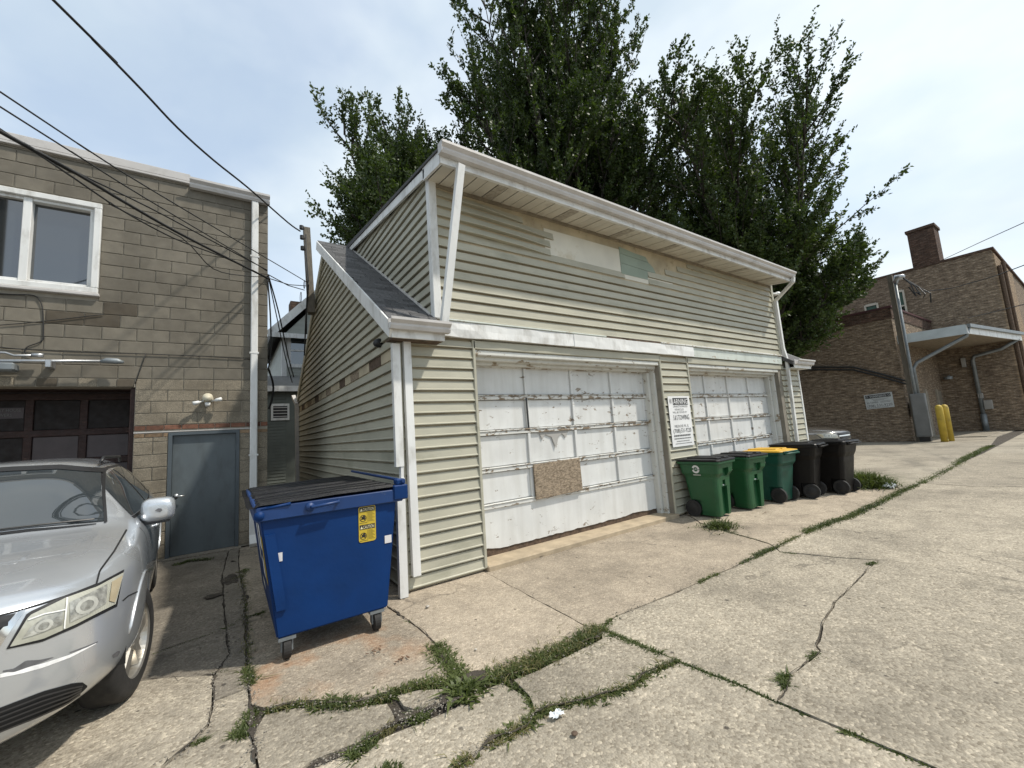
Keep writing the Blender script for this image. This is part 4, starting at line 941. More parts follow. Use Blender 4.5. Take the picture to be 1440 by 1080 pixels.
# ------------------------------------------------------------------ wheeled bins
def rrect(w, d, r, z, n=4, dy=0):
    out = []
    for cx, cy, a0 in ((w-r, d-r, 0), (-w+r, d-r, 90), (-w+r, -d+r, 180), (w-r, -d+r, 270)):
        for k in range(n): a = R_(a0+90*k/(n-1)); out.append((cx+r*math.cos(a), cy+r*math.sin(a)+dy, z))
    return out
def loft(bm, rings, cap=True):
    V = [[bm.verts.new(p) for p in r] for r in rings]; n = len(V[0])
    for A, B in zip(V, V[1:]):
        for k in range(n): bm.faces.new((A[k], A[(k+1) % n], B[(k+1) % n], B[k]))
    if cap: bm.faces.new(V[0][::-1]); bm.faces.new(V[-1])
def boolean(o, cutters):
    for c in cutters:
        m_ = o.modifiers.new('b', 'BOOLEAN'); m_.operation = 'DIFFERENCE'; m_.object = c; m_.solver = 'EXACT'
    bpy.context.view_layer.update()
    me = bpy.data.meshes.new_from_object(o.evaluated_get(bpy.context.evaluated_depsgraph_get()))
    o.modifiers.clear(); o.data = me
    for c in cutters: bpy.data.objects.remove(c)
def make_bin(name, label, grp, body, lidm, big=False, logo=None):
    t = thing(name, label, 'trash bin', group=grp); s = 1.08 if big else 1.0
    b = bmesh.new(); H = .90*s
    rings = [rrect(.205*s, .225*s, .05, .035, dy=-.02), rrect(.215*s, .235*s, .06, .10, dy=-.02), rrect(.245*s, .275*s, .06, .60*s), rrect(.25*s, .28*s, .06, .66*s)]
    if big: rings += [rrect(.285*s, .315*s, .09, .74*s), rrect(.295*s, .335*s, .07, .87*s), rrect(.295*s, .34*s, .05, H)]
    else: rings += [rrect(.272*s, .318*s, .055, .72*s), rrect(.285*s, .335*s, .055, .86*s), rrect(.29*s, .34*s, .05, H)]
    loft(b, rings); bmesh.ops.recalc_face_normals(b, faces=b.faces[:])
    o = part('body', b, body, t)
    cut_ = [part('c', bx(-.09, .09, -.5, -.205, -.1, .50*s), None), part('c', bx(-.10, .10, -.5, -.262, .66*s, .80*s), None), part('c', bx(-.045, .045, -.5, -.235, .505*s, .60*s), None)]
    cut_ += [part('c', bx(s_*.30-.125, s_*.30+.125, .03*s, .5, -.1, .285), None) for s_ in (-1, 1)]
    boolean(o, cut_)
    o.data.materials.clear(); o.data.materials.append(body)
    b = bmesh.new(); loft(b, [rrect(.30*s, .35*s, .05, H-.03), rrect(.315*s, .365*s, .05, H-.02), rrect(.315*s, .365*s, .05, H+.012), rrect(.30*s, .35*s, .05, H+.015)]); part('rim', b, body, t)
    b = bmesh.new(); tube(b, [(-.07, -.245*s, .51*s), (.07, -.245*s, .51*s)], .013, 10); part('lift_bar', b, m_steel if not big else m_blk, t)
    b = bmesh.new(); rs = [rrect(.312*s, .37*s, .06, H+.018, dy=-.005), rrect(.316*s, .375*s, .06, H+.028, dy=-.005), rrect(.305*s, .365*s, .06, H+.045, dy=-.005), rrect(.24*s, .28*s, .06, H+.058)]
    loft(b, rs)
    if not big:
        box(b, -.20, -.04, -.31, .22, H+.045, H+.078, .012); box(b, .04, .20, -.31, .22, H+.045, H+.078, .012); box(b, -.04, .04, -.24, .2, H+.045, H+.064, .008)
    else: box(b, -.16, .16, -.24, .24, H+.05, H+.072, .012)
    part('lid', b, lidm, t)
    b = bmesh.new(); tube(b, [(-.22*s, .36*s, H-.02), (-.2*s, .415*s, H-.01), (.2*s, .415*s, H-.01), (.22*s, .36*s, H-.02)], .016, 10); tube(b, [(-.25*s, .375*s, H+.02), (.25*s, .375*s, H+.02)], .014, 8); part('handle', b, body, t, True)
    b = bmesh.new(); tube(b, [(-.23*s, .18*s, .135), (.23*s, .18*s, .135)], .011, 8); part('axle', b, m_steel, t)
    for sx in (-1, 1):
        b = bmesh.new(); x = sx*.212*s; w = .027
        tube(b, [(x-w, .18*s, .135), (x-w*.8, .18*s, .135), (x+w*.8, .18*s, .135), (x+w, .18*s, .135)], [.12, .135, .135, .12], 26); wh = part('wheel', b, m_rub, t)
        b = bmesh.new(); tube(b, [(x+sx*w*1.02, .18*s, .135), (x+sx*w*1.25, .18*s, .135)], [.085, .03], 20); part('hub', b, m_blk, wh)
    if logo == 'ring':
        b = bmesh.new(); n = 30; X = -.30
        def sp(y, z): return Vector((-(.272+.013*(z-.72)/.14 if z > .72 else .25+.022*(z-.66)/.06)*s-.007, y, z))
        yc, zc = .03, .79; 
        for k in range(n):
            a, c_ = 2*math.pi*k/n, 2*math.pi*(k+1)/n
            if abs(math.degrees(a)-168) < 14 or abs(math.degrees(a)-350) < 12: continue
            quad(b, *[sp(yc-q*math.cos(t_), zc+q*math.sin(t_)) for q, t_ in ((.036, a), (.066, a), (.066, c_), (.036, c_))])
        quad(b, sp(yc+.06, zc-.1), sp(yc-.07, zc-.1), sp(yc-.07, zc-.088), sp(yc+.06, zc-.088))
        lo = part('emblem', b, m_dec, t)
        text_part('lettering', [('LRS', 0, 0, .07, .028)], m_dec, lo, sp(yc+.035, zc-.012)+Vector((-.004, 0, 0)), (0, -1, 0), (.12, 0, 1))
    if logo == 'WM':
        text_part('lettering', [('WM', 0, .0, .11, .045)], m_dec, t, (.272*s+.006, -.06, .72), (0, 1, 0), (.08, 0, 1))
    return t
m_grn = M('green_bin_plastic', (.007, .070, .022), .48, .15, 4, .12, 50, dirt=(.030, .095, .045), dscale=11, dth=(.58, .70), co='obj')
m_teal = M('teal_bin_plastic', (.003, .055, .036), .45, .12, 4, .12, 50, dirt=(.02, .075, .055), dscale=11, dth=(.58, .70), co='obj')
m_dbn = M('brown_black_bin_plastic', (.006, .005, .0045), .48, .15, 4, .12, 50, dirt=(.016, .014, .012), dscale=11, dth=(.58, .70), co='obj')
m_yl = M('yellow_lid_plastic', (.62, .36, .03), .5, .08, 3, .1, 40, dirt=(.42, .24, .04), dscale=4, dth=(.5, .8), co='obj')
m_bl = M('black_bin_lid', (.007, .007, .008), .42, .2, 4, .12, 50, co='obj')
for m_ in (m_dbn, m_bl): m_.node_tree.nodes['Principled BSDF'].inputs['Specular IOR Level'].default_value = .25
def setb(t, x, y, rz): t.location = (x, y, 0); t.rotation_euler = (0, 0, R_(rz)); return t
bin1 = setb(make_bin('wheeled_bin', 'green wheeled bin with black lid standing right beside the warning sign pier', 'green black lidded bins', m_grn, m_bl, logo='ring'), 6.70, 4.08, 3)
bin2 = setb(copy_tree(bin1), 7.60, 3.98, -6); bin2['label'] = 'green wheeled bin with black lid next to the yellow lidded bin'
bin3 = setb(make_bin('wheeled_bin', 'teal green wheeled bin with a bright yellow lid', None, m_teal, m_yl, logo='WM'), 8.52, 3.86, 176)
bin4 = setb(make_bin('wheeled_bin', 'large brown black wheeled bin next to the yellow lidded bin', 'brown black bins', m_dbn, m_bl, big=True), 9.22, 3.66, 187)
bin5 = setb(copy_tree(bin4), 9.98, 3.38, 176); bin5['label'] = 'large brown black wheeled bin at the end of the row beside a weed clump'

# ------------------------------------------------------------------ cars
m_silver = paint_metal('silver_car_paint', (.56, .59, .625), .6, .25)
m_dark = paint_metal('charcoal_car_paint', (.22, .21, .20), .6, .22)
m_wsg = glass('car_glass', (.030, .036, .040), .02, .9); m_wsg.node_tree.nodes['Principled BSDF'].inputs['IOR'].default_value = 1.62; m_chrome = M('chrome', (.7, .7, .7), .12, .05, 4, 0, metal=1)
m_seam = M('panel_gap', (.006, .006, .006), .9, .1, 4, 0)
m_alloy = M('worn_alloy', (.44, .42, .38), .35, .15, 10, .1, 60, metal=.75, dirt=(.25, .21, .15), dscale=12, dth=(.5, .75), co='obj')
def lens_mat():
    m, b = new_mat('hazed_headlamp'); N, L = nodes_of(m); v = objco(N)
    c = ramp(N, L, noise(N, L, v, 6, 4), (.3, (.30, .30, .25)), (.7, (.44, .44, .38)))
    L(c, b.inputs['Base Color']); b.inputs['Roughness'].default_value = .22; b.inputs['Coat Weight'].default_value = .8; b.inputs['Coat Roughness'].default_value = .08
    wv = N.new('ShaderNodeTexWave'); wv.inputs['Scale'].default_value = 26; wv.inputs['Distortion'].default_value = 2; L(v, wv.inputs['Vector']); bump(N, L, b, wv.outputs['Fac'], .25, .004); return m
m_lens = lens_mat()
RINGS = [
 # (x, y, z) for: top centre, top mid, crease, shoulder, upper side, widest, lower side, sill, under, under centre
 [(.985, 0, .66), (.985, .08, .66), (.98, .18, .655), (.975, .24, .64), (.975, .25, .62), (.975, .25, .60), (.975, .24, .57), (.975, .18, .55), (.98, .08, .55), (.985, 0, .55)],
 [(.965, 0, .87), (.96, .22, .87), (.935, .44, .86), (.90, .58, .82), (.885, .62, .74), (.885, .63, .62), (.89, .61, .46), (.92, .46, .36), (.955, .22, .33), (.965, 0, .33)],
 [(.93, 0, .945), (.92, .26, .945), (.87, .54, .94), (.74, .74, .90), (.70, .79, .80), (.69, .81, .64), (.71, .79, .44), (.78, .62, .30), (.90, .30, .27), (.93, 0, .27)],
 [(.86, 0, .985), (.84, .28, .985), (.75, .60, .975), (.52, .825, .925), (.46, .865, .82), (.44, .885, .65), (.46, .875, .44), (.52, .80, .29), (.6, .4, .25), (.62, 0, .25)],
 [(.45, 0, 1.045), (.44, .32, 1.045), (.38, .655, 1.025), (.22, .865, .965), (.16, .915, .86), (.14, .93, .68), (.14, .925, .45), (.16, .87, .29), (.2, .4, .25), (.2, 0, .25)],
 [(0, 0, 1.095), (0, .35, 1.09), (-.02, .69, 1.065), (-.06, .875, .995), (-.08, .922, .89), (-.08, .94, .70), (-.08, .93, .45), (-.08, .88, .28), (-.08, .4, .25), (-.08, 0, .25)],
 [(-.27, 0, 1.125), (-.30, .38, 1.118), (-.38, .70, 1.09), (-.40, .865, 1.045), (-.40, .915, .92), (-.40, .935, .72), (-.40, .93, .45), (-.40, .88, .25), (-.4, .4, .23), (-.4, 0, .23)],
 [(-.36, 0, 1.16), (-.39, .38, 1.15), (-.50, .705, 1.12), (-.50, .87, 1.055), (-.50, .915, .93), (-.5, .935, .72), (-.5, .93, .45), (-.5, .88, .25), (-.5, .4, .23), (-.5, 0, .23)],
 [(-.75, 0, 1.40), (-.77, .36, 1.385), (-.86, .64, 1.33), (-.86, .875, 1.065), (-.86, .92, .95), (-.86, .94, .72), (-.86, .93, .45), (-.86, .88, .23), (-.86, .4, .22), (-.86, 0, .22)],
 [(-1.18, 0, 1.60), (-1.19, .34, 1.59), (-1.26, .575, 1.525), (-1.26, .875, 1.085), (-1.26, .925, .96), (-1.26, .945, .72), (-1.26, .93, .45), (-1.26, .88, .23), (-1.26, .4, .22), (-1.26, 0, .22)],
 [(-1.45, 0, 1.64), (-1.45, .34, 1.63), (-1.48, .58, 1.565), (-1.48, .875, 1.09), (-1.48, .925, .97), (-1.48, .945, .72), (-1.48, .93, .45), (-1.48, .88, .23), (-1.48, .4, .22), (-1.48, 0, .22)],
 [(-2.3, 0, 1.66), (-2.3, .34, 1.65), (-2.3, .575, 1.58), (-2.3, .87, 1.11), (-2.3, .925, .98), (-2.3, .945, .72), (-2.3, .93, .45), (-2.3, .88, .24), (-2.3, .4, .22), (-2.3, 0, .22)],
 [(-3.2, 0, 1.63), (-3.2, .34, 1.62), (-3.2, .55, 1.545), (-3.2, .84, 1.13), (-3.2, .92, .99), (-3.2, .94, .74), (-3.2, .93, .48), (-3.2, .87, .28), (-3.2, .4, .25), (-3.2, 0, .25)],
 [(-3.62, 0, 1.54), (-3.62, .33, 1.53), (-3.62, .55, 1.46), (-3.66, .80, 1.12), (-3.7, .87, .98), (-3.72, .89, .74), (-3.72, .88, .50), (-3.66, .8, .34), (-3.6, .4, .30), (-3.6, 0, .30)],
 [(-3.84, 0, 1.10), (-3.84, .33, 1.10), (-3.82, .55, 1.08), (-3.80, .70, 1.0), (-3.84, .78, .9), (-3.86, .80, .72), (-3.86, .78, .52), (-3.84, .7, .40), (-3.84, .4, .38), (-3.84, 0, .38)],
 [(-3.88, 0, .75), (-3.88, .1, .75), (-3.88, .15, .74), (-3.88, .18, .72), (-3.88, .2, .7), (-3.88, .2, .68), (-3.88, .18, .66), (-3.88, .15, .64), (-3.88, .1, .62), (-3.88, 0, .62)],
]
CARP = Vector((-1.41, 3.96, 0)); CARA = R_(-90+4.4)          # forward = (cos, sin) of this heading
def make_car(paint):
    t = thing('parked_car', '', 'car')
    b = bmesh.new(); rows = []
    for r_ in RINGS:
        L_ = [b.verts.new(p) for p in r_]; Rm = [b.verts.new((p[0], -p[1], p[2])) for p in r_[1:-1]]
        rows.append(L_ + Rm[::-1])
    n = len(rows[0])
    for A, B in zip(rows, rows[1:]):
        for k in range(n): b.faces.new((A[k], B[k], B[(k+1) % n], A[(k+1) % n]))
    b.faces.new(rows[0]); b.faces.new(rows[-1][::-1]); bmesh.ops.recalc_face_normals(b, faces=b.faces[:])
    o = part('body', b, paint, t)
    s = o.modifiers.new('s', 'SUBSURF'); s.levels = 3; s.render_levels = 3
    bpy.context.view_layer.update(); me = bpy.data.meshes.new_from_object(o.evaluated_get(bpy.context.evaluated_depsgraph_get())); o.modifiers.clear(); o.data = me
    bm_ = bmesh.new(); bm_.from_mesh(me); bvh = BVHTree.FromBMesh(bm_); bm_.free()
    cuts = []
    for x in (0, -2.89):
        for sy in (-1, 1):
            c = bmesh.new(); tube(c, [(x, sy*.60, .36), (x, sy*1.2, .36)], .415, 40); cuts.append(part('c', c, None))
    boolean(o, cuts); o.data.materials.clear(); o.data.materials.append(paint)
    for p in o.data.polygons: p.use_smooth = True
    o.data.set_sharp_from_angle(angle=R_(38))
    # inner arches
    for x in (0, -2.89):
        for sy in (-1, 1):
            c = bmesh.new()
            for k in range(20):
                a0, a1 = math.pi*(k/20), math.pi*((k+1)/20)
                quad(c, *[(x+.418*math.cos(a_), y_, .36+.418*math.sin(a_)) for a_, y_ in ((a0, sy*.55), (a1, sy*.55), (a1, sy*.87), (a0, sy*.87))])
                quad(c, *[(x+r_*math.cos(a_), sy*.55, .36+r_*math.sin(a_)) for a_, r_ in ((a0, .0), (a0, .42), (a1, .42), (a1, .001))])
            part('wheel_well', c, m_seam, t)
            lp = bmesh.new(); P_ = []
            for k in range(25):
                a_ = R_(22+140*k/24); h_, n_, i_, d_ = bvh.ray_cast(Vector((x+.435*math.cos(a_), sy*2, .36+.435*math.sin(a_))), Vector((0, -sy, 0)))
                if h_ is not None: P_.append(h_+Vector((0, sy*.001, 0)))
            if len(P_) > 3: tube(lp, P_, [.004 if k in (0, len(P_)-1) else .009 for k in range(len(P_))], 8); part('arch_lip', lp, paint, t, True)
            wheel(t, x, sy)
    return t, o, bvh
def wheel(t, x, sy):
    X_ = x; x = 0; yo = 0; st = R_(-13) if X_ == 0 else 0; b = bmesh.new()
    prof = [(0, .235), (.004, .27), (.0, .31), (-.012, .34), (-.04, .355), (-.17, .355), (-.2, .34), (-.215, .24)]
    V = []
    for k in range(48):
        a = 2*math.pi*k/48; V.append([b.verts.new((x+r_*math.cos(a), yo+sy*d, .355+r_*math.sin(a))) for d, r_ in prof])
    for k in range(48):
        for j in range(len(prof)-1): b.faces.new((V[k][j], V[k][j+1], V[(k+1) % 48][j+1], V[(k+1) % 48][j]))
    bmesh.ops.recalc_face_normals(b, faces=b.faces[:]); wh = part('wheel', b, m_rub, t, True); wh.location = (X_, sy*.905, 0); wh.rotation_euler = (0, 0, st)
    b = bmesh.new(); prof = [(-.002, .238), (-.012, .225), (-.05, .215), (-.12, .21)]; V = []
    for k in range(48):
        a = 2*math.pi*k/48; V.append([b.verts.new((x+r_*math.cos(a), yo+sy*d, .355+r_*math.sin(a))) for d, r_ in prof])
    for k in range(48):
        for j in range(len(prof)-1): b.faces.new((V[k][j], V[k][j+1], V[(k+1) % 48][j+1], V[(k+1) % 48][j]))
    for k in range(5):
        a = 2*math.pi*k/5+.3; c_, s_ = math.cos(a), math.sin(a); P = lambda r_, w, d: (x+r_*c_-w*s_, yo+sy*d, .355+r_*s_+w*c_)
        A = [b.verts.new(P(.045, -.03, -.02)), b.verts.new(P(.22, -.045, -.022)), b.verts.new(P(.22, .045, -.022)), b.verts.new(P(.045, .03, -.02))]
        B = [b.verts.new(P(.045, -.04, -.06)), b.verts.new(P(.22, -.055, -.06)), b.verts.new(P(.22, .055, -.06)), b.verts.new(P(.045, .04, -.06))]
        b.faces.new(A); b.faces.new(B[::-1])
        for j in range(4): b.faces.new((A[j], B[j], B[(j+1) % 4], A[(j+1) % 4]))
    tube(b, [(x, yo-sy*.06, .355), (x, yo-sy*.012, .355), (x, yo-sy*.006, .355)], [.075, .065, .045], 20)
    for k in range(5):
        a = 2*math.pi*k/5+.93; tube(b, [(x+.05*math.cos(a), yo-sy*.03, .355+.05*math.sin(a)), (x+.05*math.cos(a), yo-sy*.006, .355+.05*math.sin(a))], .009, 8)
    bmesh.ops.recalc_face_normals(b, faces=b.faces[:]); rm = part('rim', b, m_alloy, wh)
    b = bmesh.new(); disc(b, (x, yo-sy*.13, .355), (0, sy, 0), .205, .003, 24); part('brake_disc', b, m_seam, wh)
car, car_body, car_bvh = make_car(m_silver)
tag(car, 'silver crossover with scuffed bumper and hazy headlamp parked by the dark garage door', 'car')
car.location = CARP; car.rotation_euler = (0, 0, CARA)
CM = Matrix.Translation(CARP) @ Matrix.Rotation(CARA, 4, 'Z'); CI = CM.inverted()
def hitpx(u, v, off=.004):
    o_ = CI @ CAM; d = (CI.to_3x3() @ ray(u, v)).normalized()
    h, nn, i, ds = car_bvh.ray_cast(o_, d)
    if h is None: return None
    if nn.dot(d) > 0: nn = -nn
    return h + nn*off
def hityz(y, z, off=.004):
    h, nn, i, ds = car_bvh.ray_cast(Vector((3, y, z)), Vector((-1, 0, 0)))
    if h is None: return None
    if nn.x < 0: nn = -nn
    return h + nn*off
def hitxz(x, z, sy, off=.004):
    h, nn, i, ds = car_bvh.ray_cast(Vector((x, sy*3, z)), Vector((0, -sy, 0)))
    if h is None: return None
    if nn.y*sy < 0: nn = -nn
    return h + nn*off
def resamp(P, n):
    P = [Vector((p[0], p[1])) for p in P]; ds = [0]
    for a, c in zip(P, P[1:]): ds.append(ds[-1] + (c-a).length)
    out = []
    for k in range(n+1):
        d = ds[-1]*k/n; j = max(i for i in range(len(ds)) if ds[i] <= d+1e-9); j = min(j, len(P)-2)
        out.append(P[j].lerp(P[j+1], (d-ds[j])/max(1e-9, ds[j+1]-ds[j])))
    return out
def patch(name, f, top, bot, n, m, mat, parent=None, mirror=False, off=.004, smooth=True, label=None):
    T, B = resamp(top, n), resamp(bot, n)
    for sg in ((1, -1) if mirror else (1,)):
        b = bmesh.new(); G = {}
        for i in range(n+1):
            for j in range(m+1):
                q = T[i].lerp(B[i], j/m); h = f(q.x, q.y, off)
                if h is not None: G[i, j] = b.verts.new((h.x, sg*h.y, h.z))
        for i in range(n):
            for j in range(m):
                k = [(i, j), (i+1, j), (i+1, j+1), (i, j+1)]
                if all(q in G for q in k):
                    vs = [G[q] for q in k]
                    if max((vs[a_].co-vs[a_-1].co).length for a_ in range(4)) < .5: b.faces.new(vs if sg > 0 else vs[::-1])
        bmesh.ops.recalc_face_normals(b, faces=b.faces[:])
        for fc in b.faces[:1]:
            c_ = fc.calc_center_median()
            if fc.normal.dot(c_ - Vector((-1.2, 0, .7))) < 0: bmesh.ops.reverse_faces(b, faces=b.faces[:])
        o = part(name, b, mat, parent or car, smooth)
        if label: o['label'] = label
    return o
def seam(f, pts, w, mat=m_seam, name='panel_gap', mirror=True, off=.0025):
    P = resamp(pts, max(6, len(pts)*5)); up, dn = [], []
    for k, p in enumerate(P):
        t_ = (P[min(k+1, len(P)-1)]-P[max(k-1, 0)]).normalized(); nn = Vector((-t_.y, t_.x)); up.append(p+nn*w/2); dn.append(p-nn*w/2)
    patch(name, f, up, dn, len(P)-1, 1, mat, None, mirror, off)
# glass
patch('windshield', hityz, [(-.54, 1.505), (-.3, 1.55), (0, 1.56), (.3, 1.55), (.54, 1.505)], [(-.655, 1.13), (-.3, 1.165), (0, 1.172), (.3, 1.165), (.655, 1.13)], 30, 16, m_wsg, off=.005)
seam(hityz, [(-.56, 1.50), (-.3, 1.56), (0, 1.572), (.3, 1.56), (.56, 1.50)], .034, m_blk, 'windshield_header', False, .010)
seam(hityz, [(.555, 1.51), (.61, 1.31), (.668, 1.12)], .016, m_blk, 'pillar_seal', True, .006)
patch('cowl_grille', hityz, [(-.65, 1.122), (-.3, 1.155), (0, 1.163), (.3, 1.155), (.62, 1.124)], [(-.65, 1.108), (-.3, 1.142), (0, 1.150), (.3, 1.142), (.62, 1.120)], 24, 2, m_blk, off=.006)
hs = lambda x, z, off=.004: hitxz(x, z, 1, off)
patch('side_window', hs, [(-.98, 1.36), (-1.25, 1.47), (-1.62, 1.50)], [(-.72, 1.125), (-1.2, 1.135), (-1.62, 1.15)], 14, 8, m_wsg, None, True, .005)
patch('side_window', hs, [(-1.72, 1.505), (-2.1, 1.515), (-2.62, 1.505)], [(-1.72, 1.155), (-2.1, 1.16), (-2.62, 1.175)], 12, 8, m_wsg, None, True, .005)
patch('side_window', hs, [(-2.72, 1.50), (-3.0, 1.48), (-3.2, 1.44)], [(-2.72, 1.18), (-3.0, 1.19), (-3.3, 1.22)], 10, 6, m_wsg, None, True, .005)
seam(hs, [(-.70, 1.11), (-1.2, 1.12), (-2.0, 1.14), (-3.3, 1.20)], .02, m_blk, 'window_seal')
seam(hs, [(-.98, 1.385), (-1.25, 1.495), (-1.6, 1.525), (-2.6, 1.53), (-3.15, 1.49)], .018, m_blk, 'window_seal')
seam(hs, [(-1.67, 1.50), (-1.67, .95), (-1.69, .40)], .012); seam(hs, [(-.55, 1.04), (-.50, .8), (-.52, .38)], .010)
# hood gap and bumper joint
seam(hitpx, [(178, 745), (160, 776), (140, 803), (135, 822)], 2.6, mirror=False)
seam(hitpx, [(-60, 882), (0, 866), (60, 849), (100, 836), (135, 822)], 2.4, mirror=False)
# headlamp from its outline in the picture
hl_t = [(14, 908), (40, 866), (90, 842), (135, 826), (172, 806)]; hl_b = [(14, 909), (60, 898), (105, 878), (140, 860), (160, 850)]
hl = patch('headlight', hitpx, [(9, 912), (38, 862), (90, 838), (135, 822), (174, 801)], [(9, 913), (58, 903), (105, 883), (142, 864), (164, 853)], 26, 10, m_blk, off=.003)
patch('lens', hitpx, hl_t, hl_b, 26, 10, m_lens, hl, off=.009)
def sub_seam(pts, w, mat, off): 
    P = resamp(pts, max(6, len(pts)*4)); up, dn = [], []
    for k, p in enumerate(P):
        t_ = (P[min(k+1, len(P)-1)]-P[max(k-1, 0)]).normalized(); nn = Vector((-t_.y, t_.x)); up.append(p+nn*w/2); dn.append(p-nn*w/2)
    patch('lamp_divider', hitpx, up, dn, len(P)-1, 1, mat, hl, False, off)
m_lensd = M('lamp_bowl', (.34, .34, .31), .15, .5, 26, .9, 55, metal=.3, co='obj', coat=.5); m_amber = M('amber_lens', (.40, .34, .23), .25, .1, 6, 0, coat=.6)
patch('lamp_bowl', hitpx, [(40, 884), (60, 868), (86, 860)], [(30, 898), (56, 890), (86, 878)], 12, 6, m_lensd, hl, off=.012)
patch('lamp_bowl', hitpx, [(96, 848), (122, 836), (148, 823)], [(96, 876), (122, 864), (146, 849)], 12, 6, m_lensd, hl, off=.012)
patch('turn_signal', hitpx, [(154, 820), (169, 811)], [(150, 846), (158, 848)], 6, 6, m_amber, hl, off=.013)
for cx_, cy_, rx_, ry_ in ((60, 880, 13, 8), (119, 852, 16, 11)):
    for k_, mt_ in ((1.0, M('lamp_ring', (.46, .46, .42), .25, .2, 20, .3, 60, metal=.2)), (.6, M('lamp_dark', (.27, .27, .245), .15, .4, 40, .6, 80, metal=.3))):
        up_ = [(cx_-rx_*k_*math.cos(a_), cy_-ry_*k_*math.sin(a_)-.35*(-rx_*k_*math.cos(a_))) for a_ in [math.pi*j_/10 for j_ in range(11)]]
        dn_ = [(cx_-rx_*k_*math.cos(a_), cy_+ry_*k_*math.sin(a_)-.35*(-rx_*k_*math.cos(a_))) for a_ in [math.pi*j_/10 for j_ in range(11)]]
        patch('reflector', hitpx, up_, dn_, 10, 4, mt_, hl, off=.0135 if k_ == 1 else .0145)
sub_seam([(92, 842), (90, 862), (88, 884)], 2.2, m_whp, .014); sub_seam([(38, 872), (60, 864), (90, 858)], 1.6, m_whp, .014)
# mirror image of the headlamp for the far side
for ch in list(hl.children) + [hl]:
    me = ch.data.copy(); me.transform(Matrix.Scale(-1, 4, (0, 1, 0))); me.flip_normals(); ch_m = bpy.data.objects.new(ch.name.split('.')[0], me); COL.objects.link(ch_m); ch_m['_m'] = 1
far = [o for o in COL.objects if o.get('_m')]; far_hl = [o for o in far if o.name.startswith('headlight')][0]
for o in far:
    del o['_m']; o.parent = car if o is far_hl else far_hl
# grille, chrome, intake, scuffs, trim
gr_ = patch('grille', hityz, [(-.50, .895), (0, .91), (.50, .895)], [(-.38, .70), (0, .69), (.38, .70)], 26, 8, m_blk, off=.004)
for z_, w_ in ((.86, .48), (.79, .44), (.74, .41)):
    T_ = [(-w_, z_+.01), (0, z_+.012), (w_, z_+.01)]; B_ = [(-w_, z_-.01), (0, z_-.008), (w_, z_-.01)]
    patch('grille_bar', hityz, T_, B_, 20, 1, m_blk, gr_, off=.014)
patch('chrome_crosshair', hityz, [(-.46, .82), (0, .825), (.46, .82)], [(-.45, .785), (0, .785), (.45, .785)], 24, 2, m_chrome, gr_, off=.018)
patch('grille_surround', hitpx, [(-14, 900), (10, 876), (26, 860), (36, 858)], [(-24, 925), (0, 908), (12, 890), (24, 872)], 16, 2, m_chrome, gr_, off=.012)
ik = patch('lower_intake', hitpx, [(-70, 1018), (0, 995), (60, 972), (100, 961), (115, 959), (122, 964)], [(-70, 1056), (0, 1030), (50, 1010), (90, 991), (112, 976), (122, 966)], 26, 8, m_seam, off=.003)
for k in range(5):
    f_ = .12+.19*k
    T_ = [Vector(a).lerp(Vector(c), f_) for a, c in zip([(-70, 1018), (0, 995), (60, 972), (100, 962), (114, 961)], [(-70, 1056), (0, 1030), (50, 1010), (90, 991), (110, 976)])]
    patch('intake_slat', hitpx, T_, [(p.x, p.y+2.2) for p in T_], 20, 1, M('slat_grey', (.03, .03, .032), .45, .1, 4, 0), ik, off=.012)
m_scr = M('bare_grey_scuff', (.10, .10, .105), .7, .3, 25, 0, co='obj'); m_scw = M('bright_scuff', (.75, .75, .75), .5, .2, 25, 0, co='obj')
patch('scuff', hitpx, [(4, 943), (20, 940), (36, 929), (55, 928), (75, 924)], [(4, 945), (20, 945), (40, 938), (55, 933), (75, 925)], 20, 3, m_scr, off=.0015)
patch('scuff', hitpx, [(0, 948), (30, 940), (60, 933), (100, 920), (135, 904)], [(0, 953), (30, 947), (60, 939), (100, 924), (135, 905.5)], 24, 3, m_scw, off=.001)
patch('scuff', hitpx, [(98, 917), (120, 909), (137, 902)], [(98, 918.5), (120, 911), (137, 903)], 10, 2, m_scr, off=.002)
patch('scuff', hitpx, [(158, 921), (164, 916), (168, 915)], [(159, 925), (165, 923), (168, 918)], 6, 3, m_scr, off=.0015)
seam(hitpx, [(172, 845), (180, 838), (193, 832)], 1.8, mirror=False)
